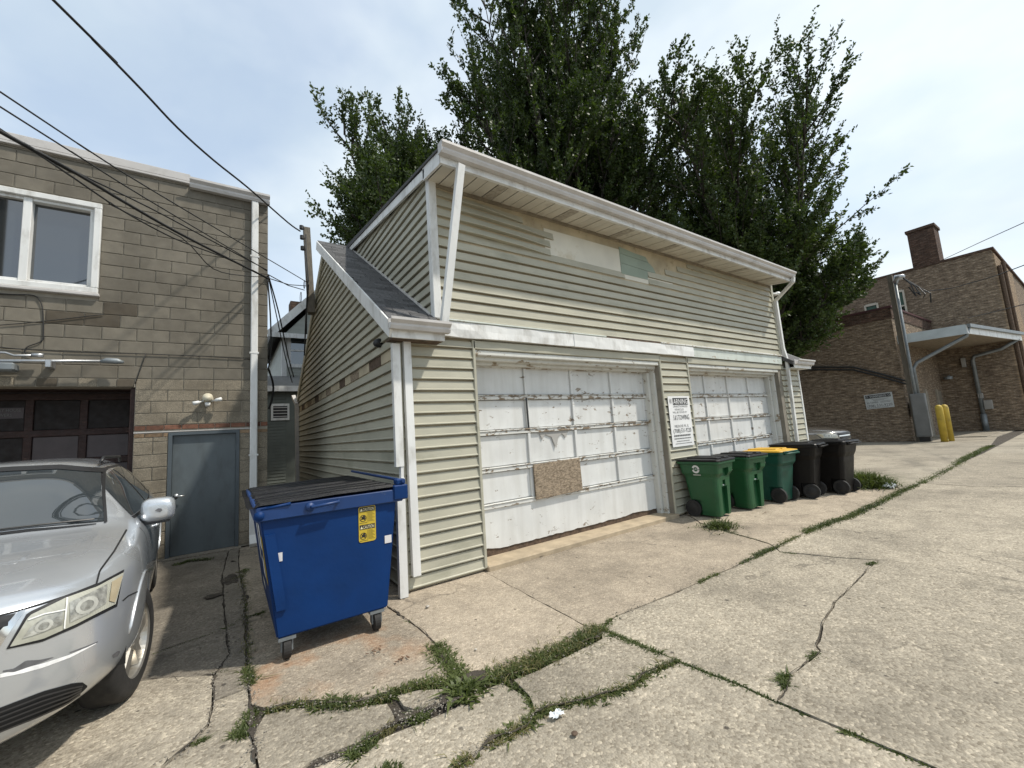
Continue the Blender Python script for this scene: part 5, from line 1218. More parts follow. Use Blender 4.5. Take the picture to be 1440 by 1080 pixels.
# mirrors, handles, wipers, roof rails
for sy in (1, -1):
    b = bmesh.new(); c = Vector((-.80, sy*.965, 1.14)); rs = []
    for x_, w_, h_, z_ in ((.075, .05, .045, 0), (.07, .09, .078, 0), (.03, .115, .10, .0), (-.04, .12, .104, 0), (-.06, .11, .094, 0)):
        rs.append([(c.x+x_, c.y+w_*math.copysign(abs(math.cos(a))**.55, math.cos(a)), c.z+z_+h_*math.copysign(abs(math.sin(a))**.55, math.sin(a))) for a in [2*math.pi*k/20 for k in range(20)]])
    loft(b, rs); bmesh.ops.recalc_face_normals(b, faces=b.faces[:]); mr = part('wing_mirror', b, m_silver, car, True)
    b = bmesh.new(); beam(b, (c.x-.02, sy*.80, 1.035), (c.x-.0, sy*1.04, 1.045), (0, 0, 1), .03, .09); part('mirror_arm', b, m_blk, mr)
    b = bmesh.new(); quad(b, (c.x-.062, c.y-.09, c.z-.06), (c.x-.062, c.y+.09, c.z-.06), (c.x-.062, c.y+.09, c.z+.06), (c.x-.062, c.y-.09, c.z+.06)); part('mirror_glass', b, m_chrome, mr)
    if sy == 1:
        b = bmesh.new(); b.faces.new([b.verts.new((c.x+.0805-abs(q)*.06, c.y+p+.01, c.z+q)) for p, q in ((-.03, .0), (-.01, .016), (.012, .012), (.02, -.006), (.004, -.018))]); part('mirror_scar', b, m_scr, mr)
    for x_ in (-1.50, -2.52):
        q = hitxz(x_, .93, sy, 0); b = bmesh.new(); tube(b, [q+Vector((.1, 0, 0)), q+Vector((.08, sy*.02, .005)), q+Vector((-.08, sy*.02, .01)), q+Vector((-.1, 0, .008))], .014, 8); part('door_handle', b, m_silver, car, True)
    b = bmesh.new(); tube(b, [(-1.4, sy*.53, 1.585), (-1.5, sy*.535, 1.625), (-2.9, sy*.53, 1.63), (-3.05, sy*.52, 1.575)], .015, 8); part('roof_rail', b, m_blk, car, True)
b = bmesh.new()
for y0, y1, z1 in ((-.55, .02, .016), (.08, .60, .012)):
    P = [hityz(y0+(y1-y0)*k/8, 1.165-.035*abs((y0+(y1-y0)*k/8)/.6)**2+z1*k/8, .02) for k in range(9)]
    tube(b, [p for p in P if p], .007, 6)
part('wiper', b, m_blk, car)
b = bmesh.new(); P = hityz(.62, 1.005, .003)
car2 = copy_tree(car); car2['label'] = 'glossy grey car parked beyond the garage with its bonnet behind the bins'
car2.location = (16.4, 6.0, 0); car2.rotation_euler = (0, 0, R_(-92))
for o in car2.children_recursive:
    if o.name.startswith(('body', 'wing_mirror', 'door_handle')): o.data = o.data.copy(); o.data.materials.clear(); o.data.materials.append(m_dark)
    if o.name.startswith(('scuff', 'mirror_scar')): bpy.data.objects.remove(o)
# ------------------------------------------------------------------ brick building on the right
m_br = brickmat('brown_brick', (.225, .17, .12), (.15, .11, .078), (.24, .21, .17), dmix=.4)
m_br2 = brickmat('tan_brick_face', (.30, .215, .135), (.22, .15, .09), (.25, .22, .18), dmix=.3)
m_br3 = brickmat('dark_brick', (.105, .062, .045), (.07, .043, .033), (.10, .085, .07))
kb = thing('brick_building', 'brown brick two storey building with chimney, canopy and one storey wing', 'building', (33, 6, 0), world=True)
WX, TX = 25.6, 33.1; WY = 5.45; TY = 2.7
b = bmesh.new(); box(b, WX, TX, WY, 20, 0, 5.75); part('wing_wall', b, m_br, kb)
b = bmesh.new(); box(b, WX-.03, TX, WY-.03, 20, 5.75, 6.25); part('wing_parapet', b, m_br3, kb)
b = bmesh.new(); box(b, WX-.07, TX, WY-.07, 20, 6.25, 6.34); part('parapet_cap', b, M('dark_red_cap', (.06, .018, .02), .6, .2), kb)
b = bmesh.new(); box(b, TX, TX+16, TY, 26, 0, 9.5); part('main_wall', b, m_br, kb)
b = bmesh.new(); box(b, TX+.03, TX+7, TY-.06, TY+.2, 0, 9.3); part('alley_face', b, m_br2, kb)
b = bmesh.new(); box(b, TX-.05, TX+16, TY-.1, TY+.3, 9.5, 9.62); box(b, TX-.05, TX+.3, TY+.3, 26, 9.5, 9.62); part('coping_tile', b, m_br3, kb)
b = bmesh.new(); box(b, 34.0, 35.3, 4.72, 5.87, 9.4, 12.0); ch_ = part('chimney', b, m_br3, kb); b = bmesh.new(); box(b, 33.93, 35.37, 4.65, 5.94, 12.0, 12.16); part('chimney_cap', b, m_br3, ch_)
def wall_window(u0, v0, u1, v1):
    a = px(u0, v0, TX); c = px(u1, v1, TX); y0, y1 = min(a.y, c.y), max(a.y, c.y); z0, z1 = min(a.z, c.z), max(a.z, c.z)
    w = part('window', bx(TX-.02, TX+.1, y0, y1, z0, z1), M('green_blind', (.05, .10, .075), .5, .1), kb)
    b = bmesh.new()
    for q in ((y0-.08, y0, z0-.1, z1+.1), (y1, y1+.08, z0-.1, z1+.1), (y0, y1, z1, z1+.14), (y0, y1, z0-.1, z0), (y0, y1, (z0+z1)/2-.04, (z0+z1)/2+.04)): box(b, TX-.08, TX+.01, *q)
    part('frame', b, M('cream_frame', (.50, .46, .38), .6, .1), w); part('pane', bx(TX-.04, TX-.03, y0, y1, z0, (z0+z1)/2-.04), m_pane, w)
wall_window(1262, 412, 1276, 449); wall_window(1218, 432, 1240, 470)
# entry under the canopy
EY = WY+.02
for k, (u0, u1) in enumerate(((1300, 1313), (1316, 1332))):
    a = py(u0, 552, WY); c = py(u1, 606, WY)
    d = part('entry_door', bx(a.x, c.x, WY-.05, WY+.02, .02, 2.3, .01), M('tan_door', (.16, .14, .11), .6, .15), kb)
    part('frame', bx(a.x-.1, a.x-.005, WY-.08, WY+.02, .0, 2.4), M('pale_post', (.30, .27, .22), .7, .2), d)
part('loading_slab', bx(WX+2.4, TX, 3.5, WY, -.05, .03), m_far, kb)
ca = bmesh.new(); z0 = 4.62
V0 = [(WX+.35, WY), (WX+.55, 3.25), (TX+.2, 2.35), (TX+.2, WY)]
prism(ca, [(x, y) for x, y in V0], 4.72, 4.80, 'z'); part('canopy', ca, M('canopy_top', (.30, .33, .34), .5, .1), kb)
b = bmesh.new(); prism(b, [(x+(.05), y+.05) for x, y in V0], 4.58, 4.61, 'z'); part('canopy_ceiling', b, M('canopy_ceiling_wood', (.24, .20, .15), .8, .2, 3, .3, 20, stretch=(.4, 6, 1)), kb)
b = bmesh.new(); beam(b, (WX+.35, WY, 4.72), (WX+.55, 3.25, 4.72), (0, 0, 1), .42, .05); part('canopy_fascia', b, M('pale_blue_metal', (.40, .45, .47), .45, .1), kb)
b = bmesh.new(); beam(b, (WX+.55, 3.25, 4.70), (TX+.2, 2.35, 4.70), (0, 0, 1), .36, .05); part('canopy_fascia', b, MATS['white_aluminium'], kb)
b = bmesh.new(); beam(b, (WX+.55, 3.17, 4.86), (TX+.2, 2.27, 4.86), (0, 0, 1), .14, .12); part('canopy_gutter', b, m_dsteel, kb)
b = bmesh.new(); tube(b, [(WX+.7, 3.2, 4.8), (WX+.72, 3.3, 4.45), (WX+.5, 4.95, 3.55), (WX+.45, 5.1, 3.3), (WX+.45, 5.1, 2.1)], .075, 10); part('drain_pipe', b, m_dsteel, kb, True)
b = bmesh.new(); tube(b, [(TX-.25, 2.4, 4.6), (TX-.3, 3.0, 4.2), (TX-.2, 4.0, 4.0), (TX-.12, 4.1, 3.8), (TX-.12, 4.1, .9)], .085, 10); tube(b, [(TX-.12, 4.1, .9), (TX-.12, 4.1, .0)], .12, 10); part('drain_pipe', b, m_dsteel, kb, True)
b = bmesh.new(); tube(b, [(TX+.2, 2.55, 8.6), (TX+.2, 2.55, 0)], .09, 8); tube(b, [(TX+2.2, 2.55, 9.2), (TX+2.2, 2.55, 0)], .08, 8); part('stack_pipe', b, m_rotw, kb)
a = px(1262, 486, TX); b = bmesh.new()
for (u0, v0, u1, v1) in ((1351, 504, 1360, 516), (1383, 563, 1398, 575), (1375, 553, 1384, 560)):
    p, q = px(u0, v0, TX), px(u1, v1, TX); part('meter_box', bx(TX-.2, TX+.0, min(p.y, q.y), max(p.y, q.y), min(p.z, q.z), max(p.z, q.z), .02), M('pale_box', (.28, .27, .25), .6, .1), kb)
p = px(1335, 530, TX); b = bmesh.new(); disc(b, (TX-.35, p.y, p.z), (0, 0, -1), .18, .14, 12); tube(b, [(TX, p.y, p.z+.05), (TX-.3, p.y, p.z+.02)], .04, 8); part('entry_lamp', b, m_dsteel, kb)
b = bmesh.new(); p0, p1 = px(1200, 518, WX-.12), px(1276, 538, WX-.12)
for d_ in (-.08, .06): tube(b, [(WX-.1, 12.5, p0.z+.9+d_), p0+Vector((0, 0, d_)), p0.lerp(p1, .5)+Vector((0, 0, d_+.02)), p1+Vector((0, 0, d_))], .045, 6)
o = part('cable_run', b, m_wire, None); tag(o, 'pair of thick black cables sloping across the brick wing wall', 'cable')
cn = thing('service_mast', 'galvanised service mast with weather head rising at the brick corner', 'conduit', (WX-.22, 5.0, 0), world=True)
b = bmesh.new(); tube(b, [(WX-.22, 5.05, .3), (WX-.22, 5.05, 7.3)], .055, 10); part('pipe', b, m_dsteel, cn, True)
b = bmesh.new(); tube(b, [(WX-.22, 5.05, 7.28), (WX-.3, 4.95, 7.5), (WX-.4, 4.7, 7.45)], [.09, .14, .1], 10); part('weather_head', b, m_steel, cn, True)
b = bmesh.new()
for k in range(4): tube(b, [(WX-.4, 4.75, 7.42), (WX-.5+.1*k, 4.5-.1*k, 7.0-.1*k), (WX-.5, 4.4-.15*k, 6.4), (WX-.4, 4.6-.2*k, 6.9-.3*k)], .025, 5)
part('service_loop', b, m_wire, cn)
part('mast_post', bx(WX-.16, WX-.02, 5.14, 5.32, .0, 7.75), m_wood, cn)
cb = thing('electric_cabinet', 'tall grey steel electric cabinet at the brick corner below the mast', 'cabinet', (WX-.35, 5.0, 0), world=True)
part('case', bx(WX-.40, WX-.1, 4.74, 5.22, .2, 2.12, .02), M('cabinet_grey', (.16, .165, .165), .5, .12, 3, .1, 30, metal=.3), cb); part('base', bx(WX-.36, WX-.12, 4.8, 5.16, 0, .2), m_blk, cb)
part('door', bx(WX-.415, WX-.402, 4.77, 5.19, .26, 2.06, .004), MATS['cabinet_grey'], cb)
mt = thing('electric_meter', 'pair of pale electric meters with conduits beside the steel cabinet', 'meter', (WX+.4, 5.2, 0), world=True)
b = bmesh.new(); box(b, WX+.15, WX+.45, 5.1, 5.4, 1.1, 1.75, .02); disc(b, (WX+.3, 5.1, 1.55), (0, -1, 0), .12, .1, 14); part('meter', b, m_dsteel, mt); b = bmesh.new(); tube(b, [(WX+.3, 5.25, .0), (WX+.3, 5.25, 1.15)], .05, 8); tube(b, [(WX+.1, 5.2, .0), (WX+.1, 5.2, 2.2)], .04, 8); part('conduit', b, m_steel, mt)
for k, (u, v) in enumerate(((1329, 621), (1337, 620))):
    p = gp(u, v); b = bmesh.new(); tube(b, [(p.x, p.y, 0), (p.x, p.y, 1.42), (p.x, p.y, 1.52), (p.x, p.y, 1.56)], [.125, .125, .1, .04], 16)
    o = part('bollard', b, M('yellow_bollard_paint', (.44, .31, .035), .55, .15, 4, .1, 40, dirt=(.25, .18, .05), dscale=5, dth=(.55, .7)), None, True); tag(o, ('yellow steel bollard right in front of the electric meters', 'yellow steel bollard behind its twin, farther from the steel cabinet')[k], 'bollard', 'yellow bollards')
s2 = thing('warning_sign', 'weathered white warning sign tilted on the brown brick wing wall', 'sign', tuple(px(1236, 564, WX-.04)), world=True)
A, B, C_, D = [px(u, v, WX-.04) for u, v in ((1219, 576), (1258, 572), (1254, 551), (1214.5, 556))]
b = bmesh.new(); quad(b, A, B, C_, D); r_ = bmesh.ops.extrude_face_region(b, geom=b.faces[:]); bmesh.ops.translate(b, vec=(.02, 0, 0), verts=[v for v in r_['geom'] if isinstance(v, bmesh.types.BMVert)]); bmesh.ops.recalc_face_normals(b, faces=b.faces[:])
part('board', b, M('old_sign_white', (.45, .47, .47), .6, .12, 4, .1, 30), s2)
rt = (B-A).normalized(); upv = (D-A).normalized(); sw, sh = (B-A).length, (D-A).length; og = A + Vector((-.006, 0, 0))
b = bmesh.new(); q0 = A+Vector((-.005, 0, 0)); quad(b, q0+rt*.04*sw+upv*.72*sh, q0+rt*.96*sw+upv*.72*sh, q0+rt*.96*sw+upv*.95*sh, q0+rt*.04*sw+upv*.95*sh); part('header_bar', b, MATS['sign_black'], s2)
text_part('lettering', [('WARNING', sw*.2, sh*.76, sw*.6, sh*.15), ('O', sw*.86, sh*.77, sw*.08, sh*.14), ('O', sw*.06, sh*.77, sw*.08, sh*.14)], MATS['old_sign_white'], s2, og+Vector((-.004, 0, 0)), rt, upv)
text_part('lettering', [('S&S TOWING', sw*.05, sh*.36, sw*.42, sh*.14), ('(708) 531-9220', sw*.05, sh*.12, sw*.9, sh*.17)], m_ink2, s2, og, rt, upv)
b = bmesh.new()
for zz, x0, x1 in ((.62, .25, .85), (.55, .3, .7), (.45, .55, .93), (.38, .55, .9), (.05, .1, .8)): quad(b, *[q0+rt*x*sw+upv*z_*sh for x, z_ in ((x0, zz), (x1, zz), (x1, zz+.025), (x0, zz+.025))])
part('small_print', b, m_ink, s2)

# ------------------------------------------------------------------ house seen through the gap
m_hs = M('green_clapboard', (.36, .375, .34), .7, .12, 2, .2, 20, stretch=(1, 1, 4)); m_hr = M('grey_roof', (.19, .19, .185), .9, .2, 10, .4, 60)
hh = thing('green_house', 'green clapboard house with white trim seen through the gap', 'house', (3.5, 20, 0), world=True)
def clap(bm, x0, x1, Y, z0, z1, e=.11):
    z = z0
    while z < z1:
        h = min(e, z1-z); A = [bm.verts.new(p) for p in ((x0, Y-.003, z+h), (x0, Y-.022, z), (x0, Y, z))]; B = [bm.verts.new(p) for p in ((x1, Y-.003, z+h), (x1, Y-.022, z), (x1, Y, z))]
        for j in range(2): bm.faces.new((A[j], A[j+1], B[j+1], B[j]))
        z += h
HY = 18.0; HX = py(397, 500, HY).x; HT = py(397, 472, HY).z
b = bmesh.new(); clap(b, HX, 9, HY, 0, HT); part('siding', b, m_hs, hh, kind='stuff')
b = bmesh.new(); box(b, HX+.01, 9, HY+.002, 27, 0, HT); prism(b, [(HX, HT), (9, HT), ((HX+9)/2, HT+4.2)], HY+.05, 27, 'y'); part('wall', b, m_hs, hh)
b = bmesh.new(); prism(b, [(HX-.4, HT-.05), ((HX+9)/2, HT+4.4), ((HX+9)/2, HT+4.55), (HX-.45, HT+.08)], HY-.1, 27.3, 'y'); prism(b, [(9.4, HT-.05), ((HX+9)/2, HT+4.4), ((HX+9)/2, HT+4.55), (9.45, HT+.08)], HY-.1, 27.3, 'y'); part('roof', b, m_hr, hh)
b = bmesh.new(); beam(b, (HX-.45, HY-.12, HT), ((HX+9)/2, HY-.12, HT+4.5), (0, 1, 0), .05, .28); part('rake_board', b, m_white, hh)
b = bmesh.new(); prism(b, [(HY-.45, HT-.02), (HY+1.0, HT+.42), (HY+1.0, HT+.34), (HY-.45, HT-.1)], HX-.5, 9, 'x'); rp = part('skirt_roof', b, m_hr, hh); part('fascia', bx(HX-.52, 9, HY-.5, HY-.46, HT-.18, HT-.0), m_white, hh)
part('corner_board', bx(HX-.03, HX+.14, HY-.05, HY+.05, 0, HT-.02), m_white, hh)
p0, p1 = py(409, 512, HY-.04), py(432, 475, HY-.04); w = part('window', bx(p0.x, p1.x+.3, HY-.03, HY+.01, p0.z, p1.z), m_pane, hh)
b = bmesh.new()
for q in ((p0.x-.13, p0.x, p0.z-.13, p1.z+.13), (p0.x, p1.x+.4, p1.z, p1.z+.13), (p0.x, p1.x+.4, p0.z-.13, p0.z), (p0.x, p1.x+.4, (p0.z+p1.z)/2-.03, (p0.z+p1.z)/2+.03)): box(b, q[0], q[1], HY-.07, HY-.026, q[2], q[3])
part('frame', b, m_white, w)
ck = py(418, 430, 23); part('chimney', bx(ck.x-.35, ck.x+.4, 22.6, 23.4, ck.z-3, ck.z+.1), m_br3, hh)
ln = thing('lean_to_shed', 'dark green clapboard lean-to with louvred vent behind the block building', 'shed', (1.6, 15.5, 0), world=True)
LY = 15.5; LT = 3.5; b = bmesh.new(); clap(b, .4, 1.52, LY, 0, LT, .10); part('siding', b, M('dark_green_clapboard', (.12, .135, .12), .75, .12, 2, .2, 20), ln, kind='stuff')
part('wall', bx(.35, 6, LY+.003, 17.9, 0, LT), MATS['dark_green_clapboard'], ln)
b = bmesh.new(); prism(b, [(LY-.2, LT), (17.95, LT+.75), (17.95, LT+.85), (LY-.2, LT+.1)], .3, 6.1, 'x'); part('roof', b, m_hr, ln); part('fascia', bx(.3, 6.1, LY-.24, LY-.2, LT-.06, LT+.12), m_white, ln)
v0, v1 = py(384, 588, LY-.02), py(404, 571, LY-.02); vt = part('vent_frame', bx(v0.x-.06, v1.x+.06, LY-.05, LY-.02, v0.z-.08, v1.z+.08), m_white, ln)
part('vent_opening', bx(v0.x, v1.x, LY-.054, LY-.051, v0.z, v1.z), m_blk, vt)
for k in range(4): zz = v0.z+(v1.z-v0.z)*(k+.5)/4; part('louvre', bx(v0.x, v1.x, LY-.075, LY-.056, zz-.015, zz+.01), m_gut, vt)

# ------------------------------------------------------------------ post, cables
post = thing('service_post', 'grey timber post with cable clamps fixed to the gable end', 'post', tuple(px(437, 441, 1.42)), world=True)
q0, q1 = px(438, 441, 1.44), px(431, 322, 1.40); b = bmesh.new(); beam(b, q0, q1, (0, 1, 0), .16, .13); part('timber', b, m_wood, post)
b = bmesh.new()
for f_ in (.97, .85, .72): c = q0.lerp(q1, f_); tube(b, [c, c+Vector((-.12, -.12, .02))], .02, 6); disc(b, c+Vector((-.12, -.12, -.03)), (0, 0, 1), .045, .08, 10)
part('insulator', b, m_blk, post)
POLE = Vector((-6, -1.5)); 
def wire(name, label, pts, E, r, grp=None, end=None, pole=POLE):
    P = []
    for u, v in pts:
        d = ray(u, v); e = Vector(E); p = Vector(pole); w_ = p-e
        det = d.x*(-w_.y) + w_.x*d.y
        t_ = (e.x*(-w_.y) + w_.x*e.y)/det; P.append(CAM + d*t_)
    if pole is not None:
        d0 = (P[0]-P[1]); k = (Vector(pole)-P[0].xy).length/max(.01, d0.xy.length); P.insert(0, Vector((pole[0], pole[1], min(11, P[0].z + d0.z*k*.75))))
    if end is not None: P.append(Vector(end))
    b = bmesh.new(); tube(b, smooth_path(P), r, 6); o = part(name, b, m_wire, None, True); tag(o, label, 'cable', grp); return o
EP = px(430, 325, 1.35)
wire('overhead_cable', 'thick twisted black service cable swooping to the timber post top', [(75, 0), (130, 55), (200, 127), (250, 180), (300, 225), (350, 265), (405, 313), (422, 325)], EP.xy, .015)
EB = Vector((.57, YB-.08))
wire('overhead_cable', 'thick black cable bundle reaching the block building corner', [(0, 185), (33, 203), (111, 246), (178, 286), (250, 327), (322, 364), (376, 391)], EB, .017)
wire('overhead_cable', 'sagging black cable hanging under the thick bundle', [(0, 186), (33, 204), (83, 236), (167, 293), (230, 328), (264, 343), (322, 365), (376, 392)], EB, .009)
wire('overhead_cable', 'black cable drawn above the thick bundle', [(0, 183), (33, 201), (111, 244), (210, 292), (306, 343), (361, 372), (376, 380)], EB, .009)
wire('overhead_cable', 'thin black wire looping low before the block building corner', [(33, 203), (160, 290), (255, 334), (300, 378), (345, 388), (372, 389)], EB, .007)
wire('overhead_cable', 'straight thin wire ending at the block building corner', [(0, 150), (100, 213), (200, 276), (353, 367), (375, 381)], EB, .008)
wire('overhead_cable', 'straight thin wire passing the corner to the timber post', [(0, 129), (110, 202), (218, 270), (400, 378), (432, 397)], px(434, 400, 1.38).xy, .008)
for k, (lab, pts, r) in enumerate((('black cable dropping straight down the block building corner', [(376, 388), (380, 440), (381, 490), (377, 520)], .014), ('black cable drooping from the corner to the gable wall', [(377, 386), (392, 440), (405, 500), (413, 530)], .013),
        ('second black cable drooping from the corner to the gable wall', [(377, 388), (388, 440), (402, 505), (411, 538)], .010), ('black hose hanging in the gap above the louvred vent', [(378, 520), (384, 540), (383, 560), (378, 575)], .018))):
    Ys_ = [YB-.05, 9.2, 10.2, 11.0] if k in (1, 2) else ([YB-.03, YB+.05, YB+.1, YB+.12] if k == 0 else [YB+.15, 9.5, 9.5, 9.4])
    b = bmesh.new(); tube(b, smooth_path([py(u, v, y_) for (u, v), y_ in zip(pts, Ys_)]), r, 6); tag(part('drop_cable', b, m_wire, None, True), lab, 'cable')
for k, (lab, u0, v0, u1, v1) in enumerate((('thin wire running from the corner cluster up to the post', 377, 386, 428, 408), ('thin slack wire running from the corner to the post foot', 377, 391, 430, 402))):
    b = bmesh.new(); a, c = py(u0, v0, YB-.05), px(u1, v1, 1.38); tube(b, [a, a.lerp(c, .5)-Vector((0, 0, .05)), c], .009, 6); tag(part('drop_cable', b, m_wire, None, True), lab, 'cable')
b = bmesh.new()
for (u0, v0), (u1, v1) in (((428, 335), (433, 400)), ((430, 330), (434, 395)), ((433, 395), (431, 470)), ((434, 400), (428, 500))):
    tube(b, [px(u0, v0, 1.36), px((u0+u1)/2-1, (v0+v1)/2, 1.34), px(u1, v1, 1.36)], .014, 6)
for cu, cv, r_ in ((428, 400, .09), (423, 418, .12)):
    c = px(cu, cv, 1.34); tube(b, [c+Vector((0, r_*math.cos(a), r_*math.sin(a))) for a in [2*math.pi*k/14 for k in range(15)]], .007, 5, cap=False)
tag(part('cable_loops', b, m_wire), 'coiled slack loops of thin black cable hanging off the timber post', 'cable')
def rwire(pts, r, lab):
    b = bmesh.new(); tube(b, [px(u, v, X) for u, v, X in pts], r, 5); tag(part('overhead_wire', b, m_wire, None), lab, 'cable')
rwire([(1322, 367, 33), (1380, 340, 27), (1440, 313, 22), (1520, 270, 17)], .015, 'thin wire rising from the chimney foot over the brick parapet')
rwire([(1285, 412, 25.3), (1340, 405, 22), (1400, 388, 20), (1440, 373, 18), (1500, 350, 15)], .014, 'thin wire from the weather head across the brick wall')
rwire([(1362, 447, 26.3), (1400, 438, 23), (1440, 428, 20), (1500, 412, 16)], .014, 'thin wire leaving the canopy corner past the brick wall')
up_ = thing('utility_pole', 'wooden utility pole carrying the overhead cables', 'utility pole', (POLE.x, POLE.y, 0), world=True)
b = bmesh.new(); tube(b, [(POLE.x, POLE.y, -.3), (POLE.x, POLE.y, 11.5)], [.17, .12], 12); part('pole', b, m_wood, up_); part('crossarm', bx(POLE.x-1.2, POLE.x+1.2, POLE.y-.2, POLE.y-.1, 10.6, 10.74), m_wood, up_)

# ------------------------------------------------------------------ trees
def leafmat(name, c0, c1, tr=.25):
    m, b = new_mat(name); N, L = nodes_of(m)
    f = noise(N, L, pos(N), 1.1, 4); fi = noise(N, L, pos(N), 17, 2)
    c = ramp(N, L, mathn(N, L, 'ADD', mathn(N, L, 'MULTIPLY', f, .55), mathn(N, L, 'MULTIPLY', fi, .45)), (.35, c0), (.65, c1))
    L(c, b.inputs['Base Color']); b.inputs['Roughness'].default_value = .5; b.inputs['Specular IOR Level'].default_value = .3
    tn = N.new('ShaderNodeBsdfTranslucent'); L(mixc(N, L, 1.0, c, (1.3, 1.5, .5), 'MULTIPLY'), tn.inputs['Color'])
    mx_ = N.new('ShaderNodeMixShader'); mx_.inputs[0].default_value = tr; L(b.outputs[0], mx_.inputs[1]); L(tn.outputs[0], mx_.inputs[2]); L(mx_.outputs[0], N['Material Output'].inputs['Surface']); return m
m_leaf = leafmat('elm_leaf', (.014, .028, .008), (.080, .112, .032), .25); m_bark = M('dark_bark', (.05, .042, .033), .95, .3, 6, .8, 30, stretch=(3, 3, .6))
m_grass = leafmat('weed_green', (.040, .056, .018), (.115, .140, .045), .25); m_grassy = leafmat('dry_weed', (.10, .10, .04), (.22, .19, .09), .25)
def tree(name, label, base, fork, limbs, nsec, ntw, nleaf, seed, leafsz=.12):
    rg = np.random.default_rng(seed); t = thing(name, label, 'tree', base, group='tall broadleaf trees behind the garage')
    wood = bmesh.new(); fz = fork; tw = []
    tube(wood, [(0, 0, -.2), (.03, 0, fz*.5), (0, .05, fz+.3)], [.42, .34, .30], 12)
    def curve(p, d, ln, up, n):
        P = [p]; 
        for k in range(n):
            d = d + np.array([0, 0, up/n]) + rg.normal(0, .045, 3); d = d/np.linalg.norm(d); P.append(P[-1] + d*ln/n)
        return P
    for az, lean, ln in limbs:
        d = np.array([math.sin(R_(lean))*math.cos(R_(az)), math.sin(R_(lean))*math.sin(R_(az)), math.cos(R_(lean))])
        P = curve(np.array([0, 0, fz*rg.uniform(.75, 1.05)]), d, ln, .30, 10)
        tube(wood, [tuple(q) for q in P], [max(.012, .17*(1-k/10.5)) for k in range(11)], 7)
        for s_ in range(nsec):
            f = .16 + .84*(s_+rg.uniform(0, 1))/nsec; k = min(9, int(f*10)); p = P[k] + (P[k+1]-P[k])*(f*10-k); ax = (P[k+1]-P[k]); ax /= np.linalg.norm(ax)
            rd = rg.normal(0, 1, 3); rd -= ax*rd.dot(ax); rd /= np.linalg.norm(rd)
            an = R_(rg.uniform(20, 48)); dd = ax*math.cos(an) + rd*math.sin(an)
            l2 = ln*(.12+.22*(1-f)**.7)*rg.uniform(.7, 1.3) + .45
            Q = curve(p, dd, l2, .5, 6)
            tube(wood, [tuple(q) for q in Q], [max(.006, .045*(1-j/6.3)) for j in range(7)], 5)
            for w_ in range(ntw):
                g_ = .12 + .88*(w_+rg.uniform(0, 1))/ntw; k2 = min(5, int(g_*6)); p2 = Q[k2] + (Q[k2+1]-Q[k2])*(g_*6-k2); a2 = Q[k2+1]-Q[k2]; a2 /= np.linalg.norm(a2)
                r2 = rg.normal(0, 1, 3); r2 -= a2*r2.dot(a2); r2 /= np.linalg.norm(r2); an2 = R_(rg.uniform(15, 50)); d2 = a2*math.cos(an2) + r2*math.sin(an2) + np.array([0, 0, .22])
                tw.append((*p2, *(d2/np.linalg.norm(d2)), rg.uniform(.35, .85)))
    T = np.array(tw); n = len(T); K = nleaf
    u = rg.uniform(.08, 1.05, (n, K)); pos_ = T[:, None, :3] + T[:, None, 3:6]*(T[:, None, 6:7]*u[..., None]) + rg.normal(0, .035, (n, K, 3))
    d = T[:, None, 3:6]*.7 + rg.normal(0, .65, (n, K, 3)); d[..., 2] -= .15; d /= np.linalg.norm(d, axis=2, keepdims=True)
    s = np.cross(d, rg.normal(0, 1, (n, K, 3))); s /= np.linalg.norm(s, axis=2, keepdims=True)
    ln = leafsz*rg.uniform(.65, 1.25, (n, K, 1)); pp = pos_.reshape(-1, 3); d = (d*ln).reshape(-1, 3); s = (s*ln*.30).reshape(-1, 3)
    V = np.stack([pp, pp+d*.45+s, pp+d, pp+d*.45-s], 1).reshape(-1, 3); F = np.arange(len(V)).reshape(-1, 4)
    part('trunk', wood, m_bark, t, True); np_mesh('crown', V, F, m_leaf, t)
    return t
def fan(seed, n, l0, l1, lean, azr=(0, 360)):
    rr = random.Random(seed); return [(azr[0]+(azr[1]-azr[0])*(k+rr.uniform(-.3, .3))/n, rr.uniform(*lean), rr.uniform(l0, l1)) for k in range(n)]
tree('tall_tree', 'tallest broadleaf tree rising behind the middle of the garage roof', (13.6, 14.2, 0), 5.0, [(0, 2, 21), (120, 5, 21), (240, 4, 21), (300, 7, 20)] + fan(1, 12, 15.5, 19, (7, 17.5)) + fan(2, 10, 10, 13.5, (15, 31)), 30, 14, 30, 11, .145)
tree('tall_tree', 'spreading broadleaf tree beyond the right end of the garage', (19.6, 9.4, 0), 3.0, [(0, 3, 14), (180, 5, 14.5), (80, 8, 14)] + fan(3, 12, 10.5, 13.2, (9, 28)) + fan(4, 14, 5.6, 7.2, (28, 62)), 30, 13, 28, 12, .135)
tree('tall_tree', 'smaller broadleaf tree rising behind the garage ridge above the timber post', (5.95, 15.0, 0), 4.2, [(90, 3, 10), (200, 6, 10)] + fan(5, 12, 7.8, 9.6, (6, 17)) + fan(6, 12, 5.2, 6.8, (14, 28)), 24, 12, 26, 13, .125)

